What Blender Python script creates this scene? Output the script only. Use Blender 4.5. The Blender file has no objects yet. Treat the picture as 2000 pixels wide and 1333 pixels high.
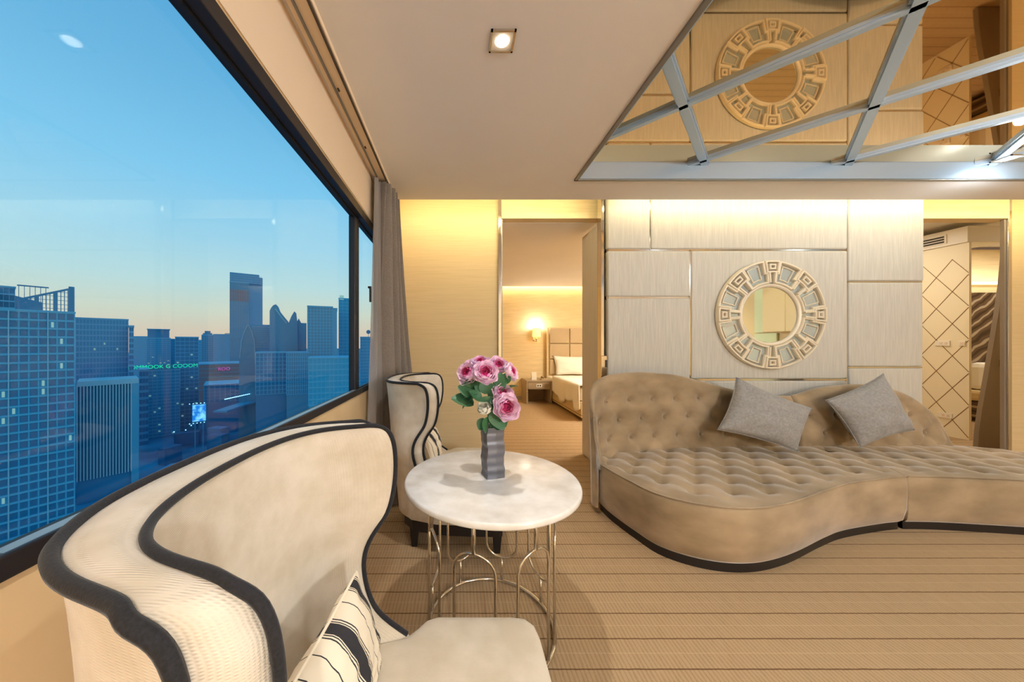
import bpy, bmesh, math, random
from mathutils import Vector, Matrix, noise
random.seed(7)
SC = bpy.context.scene
COL = SC.collection
PI = math.pi
F, VX, VY, H = 640.0, 892.0, 671.0, 1.3      # focal length, vanishing point, eye height used to survey the room
# ------------------------------------------------------------------ camera, sky, lights, exposure
cam = bpy.data.objects.new('camera', bpy.data.cameras.new('camera')); COL.objects.link(cam)
cam.data.sensor_width = 36; cam.data.lens = F / 2000 * 36
cam.data.shift_x = 0.054; cam.data.shift_y = 0.00225
cam.data.clip_start = 0.02; cam.data.clip_end = 6000
cam.location = (0, 0, H); cam.rotation_euler = (PI / 2, 0, 0)
SC.camera = cam
SC.view_settings.view_transform = 'Standard'; SC.view_settings.look = 'None'
SC.view_settings.exposure = 0.0; SC.view_settings.gamma = 1.0; SC.view_settings.use_curve_mapping = False
try:
    SC.cycles.max_bounces = 10; SC.cycles.diffuse_bounces = 6; SC.cycles.glossy_bounces = 6
    SC.cycles.transparent_max_bounces = 12; SC.cycles.caustics_reflective = False; SC.cycles.caustics_refractive = False
    SC.cycles.sample_clamp_indirect = 6
except Exception:
    pass

def srgb(r, g, b):
    f = lambda c: (c / 255 / 12.92) if c / 255 <= .04045 else ((c / 255 + .055) / 1.055) ** 2.4
    return (f(r), f(g), f(b), 1)

world = bpy.data.worlds.new('dusk_sky'); SC.world = world; world.use_nodes = True
wn = world.node_tree.nodes; wl = world.node_tree.links; wn.clear()
wo = wn.new('ShaderNodeOutputWorld'); wb = wn.new('ShaderNodeBackground')
tc = wn.new('ShaderNodeTexCoord'); sp = wn.new('ShaderNodeSeparateXYZ'); rp = wn.new('ShaderNodeValToRGB')
wl.new(tc.outputs['Generated'], sp.inputs[0]); wl.new(sp.outputs['Z'], rp.inputs[0])
wl.new(rp.outputs[0], wb.inputs[0]); wl.new(wb.outputs[0], wo.inputs[0]); wb.inputs[1].default_value = 1.12
els = rp.color_ramp.elements
els[0].position = 0.0; els[0].color = srgb(236, 196, 172)
els[1].position = 1.0; els[1].color = srgb(70, 138, 192)
for p, c in ((.03, (232, 202, 176)), (.08, (222, 216, 194)), (.15, (200, 220, 216)), (.25, (172, 213, 228)), (.38, (140, 202, 232)), (.55, (112, 180, 218)), (.75, (86, 158, 205))):
    e = els.new(p); e.color = srgb(*c)

def lamp(name, kind, loc, power, color, size=.05, rot=None, size_y=None, spot=None, spread=None):
    d = bpy.data.lights.new(name, kind); d.energy = power; d.color = color
    if kind == 'AREA':
        d.size = size
        if size_y: d.shape = 'RECTANGLE'; d.size_y = size_y
        if spread: d.spread = spread
    else:
        d.shadow_soft_size = size
    if spot: d.spot_size = spot; d.spot_blend = .8
    o = bpy.data.objects.new(name, d); COL.objects.link(o); o.location = loc
    if rot: o.rotation_euler = rot
    return o
WARM = (1.0, .90, .74); YEL = (1.0, .84, .46); NEUT = (1.0, .965, .91); COOL = (.88, .95, 1.0)
CZ = 2.586
DOWN = [(.193, 1.39), (.193, -1.1), (.6, -2.6), (3.2, -2.6), (5.6, -1.9), (5.75, .6)]  # first is a seen downlight; the others are unseen, added as room fill
for k, (x, y) in enumerate(DOWN):
    lamp('downlight_or_fill_lamp', 'SPOT', (x, y, CZ - .03), 55 if k == 0 else 110, NEUT, .03, spot=math.radians(108 if k == 0 else 150))
lamp('cove_lamp', 'AREA', (3.0, 2.985, 2.68), 9, YEL, 3.0, (math.radians(68), 0, 0), .04)
lamp('cove_lamp', 'AREA', (.35, 2.985, 2.70), 9, YEL, 1.9, (math.radians(60), 0, 0), .04)
lamp('cove_lamp', 'AREA', (5.6, 2.985, 2.70), 10, YEL, 2.2, (math.radians(60), 0, 0), .04)
lamp('bedroom_fill_lamp', 'AREA', (3.3, 5.0, 2.56), 110, WARM, 1.0, (0, 0, 0))  # unseen, added to fill the bedroom with light
lamp('bedroom_cove_lamp', 'AREA', (1.6, 7.50, 2.66), 11, YEL, 3.6, (math.radians(55), 0, 0), .05)
lamp('study_fill_lamp', 'AREA', (5.7, 5.2, 2.9), 30, WARM, 1.2, (0, 0, 0))  # this and the next are unseen, added to brighten the dark study
lamp('study_fill_lamp', 'AREA', (8.8, 4.5, 2.9), 32, WARM, 1.0, (0, 0, 0))
lamp('study_cove_lamp', 'AREA', (8.9, 5.45, 2.40), 1.2, WARM, 1.4, (math.radians(100), 0, 0), .05)

COFFER_SPOTS = [(4.10, 2.44), (3.0, 1.30), (1.93, .20), (4.15, .20)]  # first spot is seen; the other three are unseen, added for cool light
for k, (x, y) in enumerate(COFFER_SPOTS):
    lamp('coffer_spot_or_fill_lamp', 'POINT', (x, y - .06, 2.50), 9 if k == 0 else 30, COOL, .03)
lamp('fill_pendant', 'POINT', (2.4, -2.3, 1.75), 230, COOL, .14)  # unseen, added behind the camera to lift the ceiling light

# ------------------------------------------------------------------ helpers
def tag(o, label=None, cat=None, group=None, kind=None):
    if label: o['label'] = label
    if cat: o['category'] = cat
    if group: o['group'] = group
    if kind: o['kind'] = kind
    return o
def empty(name, loc=(0, 0, 0), rz=0, label=None, cat=None, group=None, kind=None):
    o = bpy.data.objects.new(name, None); COL.objects.link(o); o.location = loc; o.rotation_euler = (0, 0, rz)
    o.empty_display_size = .1
    return tag(o, label, cat, group, kind)
def link(name, mesh, parent=None):
    o = bpy.data.objects.new(name, mesh); COL.objects.link(o)
    if parent is not None: o.parent = parent
    return o
def finish(name, bm, mat, parent=None, smooth=False, bevel=0):
    me = bpy.data.meshes.new(name)
    bmesh.ops.recalc_face_normals(bm, faces=bm.faces)
    bm.to_mesh(me); bm.free()
    if mat: me.materials.append(mat)
    if smooth: me.polygons.foreach_set('use_smooth', [True] * len(me.polygons))
    o = link(name, me, parent)
    if bevel:
        m = o.modifiers.new('bevel', 'BEVEL'); m.width = bevel; m.segments = 2; m.limit_method = 'ANGLE'
    return o
def box(bm, x0, x1, y0, y1, z0, z1):
    v = [bm.verts.new((x, y, z)) for z in (z0, z1) for y in (y0, y1) for x in (x0, x1)]
    for f in ((0, 2, 3, 1), (4, 5, 7, 6), (0, 1, 5, 4), (2, 6, 7, 3), (0, 4, 6, 2), (1, 3, 7, 5)):
        bm.faces.new([v[i] for i in f])
def boxo(name, dims, mat, parent=None, bevel=0, kind=None):
    bm = bmesh.new(); box(bm, *dims)
    o = finish(name, bm, mat, parent, bevel=bevel)
    if kind: o['kind'] = kind
    return o
def struct(name, dims_list, mat, parent=None, bevel=0):
    bm = bmesh.new()
    for d in dims_list: box(bm, *d)
    o = finish(name, bm, mat, parent, bevel=bevel)
    o['kind'] = 'structure'
    return o
def grid(bm, P, closed_u=False, closed_v=False):
    R = len(P); C = len(P[0])
    V = [[bm.verts.new(p) for p in row] for row in P]
    for i in range(R if closed_u else R - 1):
        for j in range(C if closed_v else C - 1):
            a, b, c, d = V[i][j], V[i][(j + 1) % C], V[(i + 1) % R][(j + 1) % C], V[(i + 1) % R][j]
            try: bm.faces.new((a, b, c, d))
            except ValueError: pass
    return V
def tube(bm, pts, r, n=8, closed=False, caps=True):
    pts = [Vector(p) for p in pts]; N = len(pts); rings = []; up = None
    for i, p in enumerate(pts):
        if closed: t = pts[(i + 1) % N] - pts[i - 1]
        else: t = pts[min(i + 1, N - 1)] - pts[max(i - 1, 0)]
        t = t.normalized() if t.length > 1e-9 else Vector((0, 0, 1))
        if up is None: up = Vector((0, 0, 1)) if abs(t.z) < .9 else Vector((1, 0, 0))
        a = t.cross(up)
        a = a.normalized() if a.length > 1e-6 else t.orthogonal().normalized()
        b = a.cross(t).normalized(); up = b
        rr = r[i] if isinstance(r, (list, tuple)) else r
        rings.append([p + a * math.cos(2 * PI * k / n) * rr + b * math.sin(2 * PI * k / n) * rr for k in range(n)])
    V = grid(bm, rings, closed_u=closed, closed_v=True)
    if caps and not closed:
        bm.faces.new(V[0]); bm.faces.new(V[-1][::-1])
def lathe(bm, prof, n=32, c=(0, 0)):
    P = [[(c[0] + r * math.cos(2 * PI * k / n), c[1] + r * math.sin(2 * PI * k / n), z) for k in range(n)] for r, z in prof]
    V = grid(bm, P, closed_v=True)
    if prof[0][0] > 1e-4: bm.faces.new(V[0][::-1])
    if prof[-1][0] > 1e-4: bm.faces.new(V[-1])
def poly_prism(bm, pts, z0, z1):
    a = [bm.verts.new((x, y, z0)) for x, y in pts]; b = [bm.verts.new((x, y, z1)) for x, y in pts]
    bm.faces.new(a[::-1]); bm.faces.new(b)
    for i in range(len(pts)):
        j = (i + 1) % len(pts); bm.faces.new((a[i], a[j], b[j], b[i]))
def inset(pts, d):
    n = len(pts); out = []
    for i in range(n):
        p0, p1, p2 = Vector(pts[i - 1]), Vector(pts[i]), Vector(pts[(i + 1) % n])
        d0 = (p1 - p0).normalized(); d1 = (p2 - p1).normalized(); t = d0 + d1
        nrm = Vector((-t.y, t.x)).normalized() if t.length > 1e-6 else Vector((-d0.y, d0.x))
        k = d / max(.6, nrm.dot(Vector((-d0.y, d0.x))))
        out.append((p1.x + nrm.x * k, p1.y + nrm.y * k))      # counter-clockwise outline: +d goes inwards
    return out
def loft(bm, pts, prof, cap_top=True, cap_bottom=True):
    rings = []
    for d, z in prof: rings.append([(x, y, z) for x, y in inset(pts, d)])
    V = grid(bm, rings, closed_v=True)
    if cap_bottom: bm.faces.new(V[0][::-1])
    if cap_top:
        cx = sum(v.co.x for v in V[-1]) / len(V[-1]); cy = sum(v.co.y for v in V[-1]) / len(V[-1]); z = prof[-1][1]
        prev = V[-1]
        for s, dz in ((.96, .004), (.86, .009), (.6, .014), (.3, .016)):
            cur = [bm.verts.new((cx + (v.co.x - cx) * s, cy + (v.co.y - cy) * s, z + dz)) for v in V[-1]]
            for i in range(len(cur)):
                j = (i + 1) % len(cur); bm.faces.new((prev[i], prev[j], cur[j], cur[i]))
            prev = cur
        bm.faces.new(prev)
def catmull(pts, n):
    """n points evenly spaced along a smooth curve through pts"""
    P = [Vector(p) for p in pts]; P = [P[0] * 2 - P[1]] + P + [P[-1] * 2 - P[-2]]
    fine = []
    for i in range(1, len(P) - 2):
        for k in range(24):
            t = k / 24; a, b, c, d = P[i - 1], P[i], P[i + 1], P[i + 2]
            fine.append(.5 * ((2 * b) + (c - a) * t + (2 * a - 5 * b + 4 * c - d) * t * t + (3 * b - a - 3 * c + d) * t ** 3))
    fine.append(P[-2])
    L = [0]
    for i in range(1, len(fine)): L.append(L[-1] + (fine[i] - fine[i - 1]).length)
    out = []; j = 0
    for k in range(n):
        s = L[-1] * k / (n - 1)
        while j < len(L) - 2 and L[j + 1] < s: j += 1
        f = (s - L[j]) / max(L[j + 1] - L[j], 1e-9)
        out.append(fine[j].lerp(fine[j + 1], min(max(f, 0), 1)))
    return out
def interp(tab, x):
    if x <= tab[0][0]: return tab[0][1]
    for (a, b), (c, d) in zip(tab, tab[1:]):
        if x <= c:
            t = (x - a) / (c - a); return b + (d - b) * t
    return tab[-1][1]
def sinterp(tab, x):
    """smooth interpolation"""
    if x <= tab[0][0]: return tab[0][1]
    for i, ((a, b), (c, d)) in enumerate(zip(tab, tab[1:])):
        if x <= c:
            p = tab[i - 1] if i > 0 else None; q = tab[i + 2] if i + 2 < len(tab) else None
            m0 = (d - p[1]) / (c - p[0]) if p else (d - b) / (c - a)
            m1 = (q[1] - b) / (q[0] - a) if q else (d - b) / (c - a)
            h = c - a; t = (x - a) / h
            return (2*t**3 - 3*t*t + 1) * b + (t**3 - 2*t*t + t) * h * m0 + (-2*t**3 + 3*t*t) * d + (t**3 - t*t) * h * m1
    return tab[-1][1]
def copy_tree(o, parent=None):
    c = o.copy(); COL.objects.link(c)
    if parent is not None: c.parent = parent
    for ch in list(KIDS.get(o.name, [])): copy_tree(bpy.data.objects[ch], c)
    return c
KIDS = {}
def index_kids():
    KIDS.clear()
    for o in bpy.data.objects:
        if o.parent: KIDS.setdefault(o.parent.name, []).append(o.name)

# ------------------------------------------------------------------ materials
def mat(name, color, rough=.6, metal=0, spec=.5, emit=None, estr=1, sheen=0, coat=0):
    m = bpy.data.materials.new(name); m.use_nodes = True
    b = m.node_tree.nodes['Principled BSDF']
    b.inputs['Base Color'].default_value = color; b.inputs['Roughness'].default_value = rough
    b.inputs['Metallic'].default_value = metal; b.inputs['Specular IOR Level'].default_value = spec
    if emit: b.inputs['Emission Color'].default_value = emit; b.inputs['Emission Strength'].default_value = estr
    if sheen: b.inputs['Sheen Weight'].default_value = sheen; b.inputs['Sheen Roughness'].default_value = .4
    if coat: b.inputs['Coat Weight'].default_value = coat
    return m
def N(m, t): return m.node_tree.nodes.new(t)
def L(m, a, b): m.node_tree.links.new(a, b)
def bsdf(m): return m.node_tree.nodes['Principled BSDF']
def coords(m, scale=(1, 1, 1), which='Object', rot=(0, 0, 0)):
    t = N(m, 'ShaderNodeTexCoord'); mp = N(m, 'ShaderNodeMapping')
    mp.inputs['Scale'].default_value = scale; mp.inputs['Rotation'].default_value = rot
    L(m, t.outputs[which], mp.inputs[0]); return mp.outputs[0]
def noisy(m, c1, c2, scale=(8, 8, 8), nscale=1, detail=5, lo=.35, hi=.65, bump=0, bdist=.002, which='Object'):
    v = coords(m, scale, which); n = N(m, 'ShaderNodeTexNoise'); n.inputs['Scale'].default_value = nscale; n.inputs['Detail'].default_value = detail
    L(m, v, n.inputs['Vector'])
    r = N(m, 'ShaderNodeValToRGB'); r.color_ramp.elements[0].position = lo; r.color_ramp.elements[0].color = c1
    r.color_ramp.elements[1].position = hi; r.color_ramp.elements[1].color = c2
    L(m, n.outputs['Fac'], r.inputs[0]); L(m, r.outputs[0], bsdf(m).inputs['Base Color'])
    if bump: add_bump(m, n.outputs['Fac'], bump, bdist)
    return r
def add_bump(m, out, strength, dist):
    b = N(m, 'ShaderNodeBump'); b.inputs['Strength'].default_value = strength; b.inputs['Distance'].default_value = dist
    L(m, out, b.inputs['Height'])
    i = bsdf(m).inputs['Normal']
    if i.is_linked:
        L(m, i.links[0].from_socket, b.inputs['Normal'])
    L(m, b.outputs[0], i)
def wave(m, scale, axis='X', which='Object', dist=0, rot=(0, 0, 0), vscale=(1, 1, 1)):
    w = N(m, 'ShaderNodeTexWave'); w.bands_direction = axis; w.inputs['Scale'].default_value = scale; w.inputs['Distortion'].default_value = dist
    L(m, coords(m, vscale, which, rot), w.inputs['Vector']); return w.outputs['Fac']

M = {}
def setup_materials():
    # carpet: ribbed golden beige with dark cross lines every 13.5 cm
    m = mat('carpet', srgb(196, 160, 108), .95, spec=.1)
    t = N(m, 'ShaderNodeTexCoord'); s = N(m, 'ShaderNodeSeparateXYZ'); L(m, t.outputs['Object'], s.inputs[0])
    def math_(op, a, b=None):
        n = N(m, 'ShaderNodeMath'); n.operation = op
        for i, v in enumerate((a, b)):
            if v is None: continue
            if isinstance(v, (int, float)): n.inputs[i].default_value = v
            else: L(m, v, n.inputs[i])
        return n.outputs[0]
    nz = N(m, 'ShaderNodeTexNoise'); nz.inputs['Scale'].default_value = 30; nz.inputs['Detail'].default_value = 6
    L(m, t.outputs['Object'], nz.inputs['Vector'])
    yy = math_('ADD', s.outputs['Y'], math_('MULTIPLY', math_('SUBTRACT', nz.outputs['Fac'], .5), .004))
    fr = math_('FRACT', math_('DIVIDE', math_('SUBTRACT', yy, 1.306), .1352))
    dd = math_('ABSOLUTE', math_('SUBTRACT', fr, .5))          # .5 at the dark line
    line = math_('GREATER_THAN', dd, .478)
    fr2 = math_('FRACT', math_('ADD', math_('DIVIDE', math_('SUBTRACT', yy, 1.306), .1352), .5))
    dd2 = math_('ABSOLUTE', math_('SUBTRACT', fr2, .5)); pale = math_('GREATER_THAN', dd2, .488)
    mp = N(m, 'ShaderNodeMapping'); mp.inputs['Scale'].default_value = (1, .12, 1); L(m, t.outputs['Object'], mp.inputs[0])
    rib = N(m, 'ShaderNodeTexWave'); rib.bands_direction = 'X'; rib.inputs['Scale'].default_value = 18; rib.inputs['Distortion'].default_value = 2.5; rib.inputs['Detail'].default_value = 3; rib.inputs['Detail Scale'].default_value = 6
    L(m, mp.outputs[0], rib.inputs['Vector'])
    cr = N(m, 'ShaderNodeValToRGB'); cr.color_ramp.elements[0].color = srgb(156, 129, 97); cr.color_ramp.elements[1].color = srgb(180, 153, 118)
    cr.color_ramp.elements[0].position = .1; cr.color_ramp.elements[1].position = .6
    n2 = N(m, 'ShaderNodeTexNoise'); n2.inputs['Scale'].default_value = 160; n2.inputs['Detail'].default_value = 2; L(m, t.outputs['Object'], n2.inputs['Vector'])
    L(m, math_('ADD', math_('MULTIPLY', rib.outputs['Fac'], .6), math_('MULTIPLY', n2.outputs['Fac'], .5)), cr.inputs[0])
    mx = N(m, 'ShaderNodeMixRGB'); mx.inputs[2].default_value = srgb(96, 66, 40); L(m, cr.outputs[0], mx.inputs[1]); L(m, math_('MULTIPLY', line, .85), mx.inputs[0])
    mx2 = N(m, 'ShaderNodeMixRGB'); mx2.inputs[2].default_value = srgb(202, 176, 140); L(m, mx.outputs[0], mx2.inputs[1]); L(m, math_('MULTIPLY', pale, .5), mx2.inputs[0])
    L(m, mx2.outputs[0], bsdf(m).inputs['Base Color'])
    hgt = math_('SUBTRACT', math_('ADD', math_('MULTIPLY', rib.outputs['Fac'], .5), n2.outputs['Fac']), math_('MULTIPLY', line, 2))
    add_bump(m, hgt, .35, .003)
    M['carpet'] = m
    # wallcovering, horizontal weave
    m = mat('wallpaper', srgb(222, 198, 150), .7, spec=.25); noisy(m, srgb(218, 195, 150), srgb(226, 203, 159), (3, 3, 70), 1, 6, .3, .7, .25, .001); M['wallpaper'] = m
    m = mat('white_plaster', srgb(230, 226, 224), .8, spec=.2); noisy(m, srgb(228, 224, 222), srgb(233, 229, 227), (1, 1, 1)); M['plaster'] = m
    m = mat('bedroom_paper', srgb(232, 212, 168), .8); noisy(m, srgb(226, 206, 160), srgb(238, 218, 176), (3, 3, 40)); M['bedpaper'] = m
    m = mat('sill_wall', srgb(214, 186, 142), .7); noisy(m, srgb(208, 180, 136), srgb(220, 192, 150), (60, 3, 3)); M['sillwall'] = m
    m = mat('pelmet', srgb(232, 210, 182), .8); M['pelmet'] = m
    # padded leatherette with vertical grain
    m = mat('padded_panel', srgb(214, 205, 190), .5, spec=.4); noisy(m, srgb(194, 190, 179), srgb(210, 205, 194), (90, 90, 5), 1, 4, .3, .7, .2, .001); M['panel'] = m
    M['chrome'] = mat('chrome', srgb(220, 214, 204), .12, 1)
    M['nickel'] = mat('table_chrome', srgb(232, 230, 226), .1, 1)
    M['bronze_frame'] = mat('window_frame', srgb(40, 38, 42), .4, .3)
    M['frame_line'] = mat('window_gasket', srgb(14, 14, 16), .5)
    M['sill_metal'] = mat('sill_metal', srgb(160, 170, 175), .4, .4)
    m = mat('coffer_metal', srgb(172, 190, 206), .34, .45); M['coffer'] = m
    M['coffer_dark'] = mat('coffer_trim', srgb(128, 124, 118), .4, .5)
    M['bronze_mirror'] = mat('bronze_mirror', srgb(222, 190, 142), .02, 1)
    M['mirror'] = mat('silver_mirror', srgb(236, 240, 228), .02, 1)
    M['mirror_bits'] = mat('mirror_inlay', srgb(200, 212, 214), .2, .5)
    m = mat('champagne', srgb(236, 224, 200), .4, .15); M['champagne'] = m
    # window glass: thin, mostly clear
    m = bpy.data.materials.new('window_glass'); m.use_nodes = True; nt = m.node_tree; nt.nodes.clear()
    o = nt.nodes.new('ShaderNodeOutputMaterial'); mix = nt.nodes.new('ShaderNodeMixShader'); tr = nt.nodes.new('ShaderNodeBsdfTransparent'); gl = nt.nodes.new('ShaderNodeBsdfGlossy')
    tr.inputs[0].default_value = (.86, .96, 1, 1); gl.inputs['Roughness'].default_value = .01; mix.inputs[0].default_value = .03; nt.links.new(tr.outputs[0], mix.inputs[1]); nt.links.new(gl.outputs[0], mix.inputs[2]); nt.links.new(mix.outputs[0], o.inputs[0])
    M['glass'] = m
    # upholstery weave of the armchairs
    m = mat('linen', srgb(226, 212, 190), .85, spec=.2, sheen=.2)
    a = wave(m, 95, 'Y'); b = wave(m, 95, 'Z'); mu = N(m, 'ShaderNodeMath'); mu.operation = 'MULTIPLY'; L(m, a, mu.inputs[0]); L(m, b, mu.inputs[1])
    noisy(m, srgb(200, 188, 168), srgb(214, 203, 187), (14, 14, 14)); add_bump(m, mu.outputs[0], .5, .0012); M['linen'] = m
    m = mat('linen_seat', srgb(230, 216, 190), .85, spec=.2, sheen=.2)
    a = wave(m, 110, 'X'); b = wave(m, 110, 'Y'); mu = N(m, 'ShaderNodeMath'); mu.operation = 'MULTIPLY'; L(m, a, mu.inputs[0]); L(m, b, mu.inputs[1])
    noisy(m, srgb(196, 183, 160), srgb(210, 198, 178), (10, 10, 10)); add_bump(m, mu.outputs[0], .4, .001); M['linen_seat'] = m
    m = mat('black_velvet', srgb(26, 26, 32), .9, sheen=.1); noisy(m, srgb(12, 12, 15), srgb(28, 28, 35), (300, 300, 300), bump=.5, bdist=.001); M['piping'] = m
    M['black_wood'] = mat('black_wood', srgb(24, 21, 22), .4)
    # sofa velvet
    m = mat('sofa_velvet', srgb(158, 132, 98), .75, spec=.25, sheen=.6)
    noisy(m, srgb(124, 105, 78), srgb(178, 155, 124), (3.2, 3.2, 6), 1, 9, .28, .72, .3, .002); M['velvet'] = m
    m = mat('grey_fabric', srgb(158, 156, 154), .9, sheen=.2); noisy(m, srgb(138, 136, 134), srgb(160, 157, 155), (60, 60, 60), 1, 4, .3, .7, .4, .002); M['greyfab'] = m
    # striped cushion (UV: u across the stripes)
    m = mat('striped_cushion', srgb(226, 214, 190), .85)
    t = N(m, 'ShaderNodeTexCoord'); s = N(m, 'ShaderNodeSeparateXYZ'); L(m, t.outputs['UV'], s.inputs[0])
    mu = N(m, 'ShaderNodeMath'); mu.operation = 'MULTIPLY'; mu.inputs[1].default_value = 3.0; L(m, s.outputs['X'], mu.inputs[0])
    fc = N(m, 'ShaderNodeMath'); fc.operation = 'FRACT'; L(m, mu.outputs[0], fc.inputs[0])
    r = N(m, 'ShaderNodeValToRGB'); r.color_ramp.interpolation = 'CONSTANT'; L(m, fc.outputs[0], r.inputs[0])
    cream, blk = srgb(228, 216, 194), srgb(34, 34, 40)
    e = r.color_ramp.elements; e[0].position = 0; e[0].color = cream; e[1].position = .10; e[1].color = blk
    for p, c in ((.125, cream), (.15, blk), (.17, cream), (.185, blk), (.39, cream), (.405, blk), (.425, cream), (.45, blk), (.475, cream), (.735, blk), (.755, cream)):
        q = e.new(p); q.color = c
    L(m, r.outputs[0], bsdf(m).inputs['Base Color']); M['striped'] = m
    # marble
    m = mat('marble', srgb(228, 222, 212), .22, spec=.5); r = noisy(m, srgb(206, 198, 186), srgb(238, 234, 228), (5, 5, 5), 1.6, 12, .25, .62); M['marble'] = m
    m = mat('vase_metal', srgb(108, 111, 122), .36, .8); M['vase'] = m
    M['petal_out'] = mat('pale_pink_petal', srgb(250, 222, 240), .6, sheen=.3)
    M['petal_mid'] = mat('pink_petal', srgb(240, 156, 204), .6, sheen=.3)
    M['petal_in'] = mat('magenta_petal', srgb(208, 50, 128), .6, sheen=.3)
    M['petal_white'] = mat('white_petal', srgb(224, 222, 208), .6)
    m = mat('rose_leaf', srgb(46, 96, 62), .5); noisy(m, srgb(34, 78, 50), srgb(66, 120, 78), (60, 60, 60)); M['leaf'] = m
    M['stem'] = mat('rose_stem', srgb(74, 104, 58), .6)
    m = mat('drape', srgb(160, 151, 144), .8, sheen=.3); noisy(m, srgb(118, 108, 100), srgb(136, 126, 117), (160, 160, 160), bump=.1, bdist=.001); M['drape'] = m
    # sheer curtain
    m = mat('sheer', srgb(150, 142, 136), .8); 
    nt = m.node_tree; tr = nt.nodes.new('ShaderNodeBsdfTransparent'); mix = nt.nodes.new('ShaderNodeMixShader'); mix.inputs[0].default_value = .82
    nt.links.new(tr.outputs[0], mix.inputs[1]); nt.links.new(bsdf(m).outputs[0], mix.inputs[2]); nt.links.new(mix.outputs[0], nt.nodes['Material Output'].inputs[0]); M['sheer'] = m
    m = mat('door_laminate', srgb(176, 160, 138), .45); noisy(m, srgb(186, 180, 172), srgb(194, 188, 180), (40, 40, 3)); M['laminate'] = m
    m = mat('brown_laminate', srgb(132, 118, 102), .45); noisy(m, srgb(128, 114, 98), srgb(136, 122, 106), (8, 8, 2)); M['brown'] = m
    m = mat('grey_oak', srgb(168, 150, 122), .5); noisy(m, srgb(156, 138, 112), srgb(180, 162, 134), (4, 40, 60)); M['oak'] = m
    M['white_linen'] = mat('white_bed_linen', srgb(240, 236, 226), .8)
    m = mat('headboard_leather', srgb(186, 164, 128), .5); M['headboard'] = m
    M['bedbase'] = mat('bed_base_fabric', srgb(214, 190, 142), .8)
    M['lozenge'] = mat('lozenge_wall', srgb(240, 228, 198), .5)
    M['inlay'] = mat('bronze_inlay', srgb(136, 100, 56), .35, .4)
    M['white_plastic'] = mat('white_plastic', srgb(238, 232, 220), .4)
    M['dark_gap'] = mat('dark_gap', srgb(60, 46, 34), .6)
    M['glow'] = mat('lamp_glow', srgb(255, 244, 226), emit=srgb(255, 238, 208), estr=8)
    M['coolglow'] = mat('cool_lamp_glow', srgb(240, 250, 255), emit=srgb(214, 236, 255), estr=14)
    M['shade'] = mat('sconce_shade', srgb(255, 232, 180), emit=srgb(255, 214, 140), estr=1.1)
    M['strip'] = mat('led_strip', srgb(255, 226, 160), emit=srgb(255, 232, 180), estr=1.4)
    # marbled artwork
    m = mat('swirl_print', srgb(80, 62, 48), .3)
    w = N(m, 'ShaderNodeTexWave'); w.wave_type = 'BANDS'; w.bands_direction = 'Z'; w.inputs['Scale'].default_value = 1.3; w.inputs['Distortion'].default_value = 7; w.inputs['Detail'].default_value = 2; w.inputs['Detail Scale'].default_value = .9
    L(m, coords(m, (1.6, 1, 1.6), 'Object', (0, .7, 0)), w.inputs['Vector']); r = N(m, 'ShaderNodeValToRGB'); L(m, w.outputs['Fac'], r.inputs[0])
    e = r.color_ramp.elements; e[0].color = srgb(52, 36, 26); e[1].color = srgb(176, 158, 132); q = e.new(.45); q.color = srgb(104, 82, 60); q = e.new(.75); q.color = srgb(66, 48, 38)
    L(m, r.outputs[0], bsdf(m).inputs['Base Color']); M['swirl'] = m
    M['green_panel'] = mat('pale_green_glass', srgb(206, 222, 190), .25)
    M['cabinet'] = mat('beige_cabinet', srgb(206, 184, 140), .5)
    # city: haze and dusk blue mixed into the facade colours
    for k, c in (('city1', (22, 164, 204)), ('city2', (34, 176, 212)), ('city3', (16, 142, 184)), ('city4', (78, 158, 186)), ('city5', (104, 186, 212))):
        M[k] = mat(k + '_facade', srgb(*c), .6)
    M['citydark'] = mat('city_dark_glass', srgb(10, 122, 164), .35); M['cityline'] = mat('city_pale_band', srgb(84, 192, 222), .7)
    M['citypale'] = mat('city_silver_fin', srgb(150, 212, 224), .6); M['cityreflect'] = mat('city_brown_reflection', srgb(150, 138, 146), .7)  # brown tint paints reflections: sunset on the tower, room in the glass
    m = mat('city_ground', srgb(16, 90, 122), .9); noisy(m, srgb(10, 104, 142), srgb(44, 164, 198), (.03, .03, .03), 1, 10, .35, .65); M['cityground'] = m
    M['litwin'] = mat('lit_window', srgb(200, 220, 190), emit=srgb(150, 195, 190), estr=.4)
    M['citylight'] = mat('street_light_glow', srgb(220, 245, 255), emit=srgb(170, 232, 255), estr=2.2)
    M['greensign'] = mat('green_neon', srgb(20, 230, 170), emit=srgb(10, 220, 150), estr=1.0)
    M['pinkreflect'] = mat('pink_reflection', srgb(230, 80, 170), emit=srgb(215, 80, 160), estr=.8)
    m = mat('screen', srgb(20, 150, 220), emit=srgb(30, 160, 225), estr=1)
    r = noisy(m, srgb(10, 120, 200), srgb(150, 220, 240), (.3, .3, .3), 1, 3, .45, .65); L(m, r.outputs[0], bsdf(m).inputs['Emission Color']); M['screen'] = m
setup_materials()

# ------------------------------------------------------------------ room shell
XW, DA, DF = -.66, 3.41, 3.13
struct('floor', [(-1.0, 11, -3.6, 8.0, -.05, 0)], M['carpet'])
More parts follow.
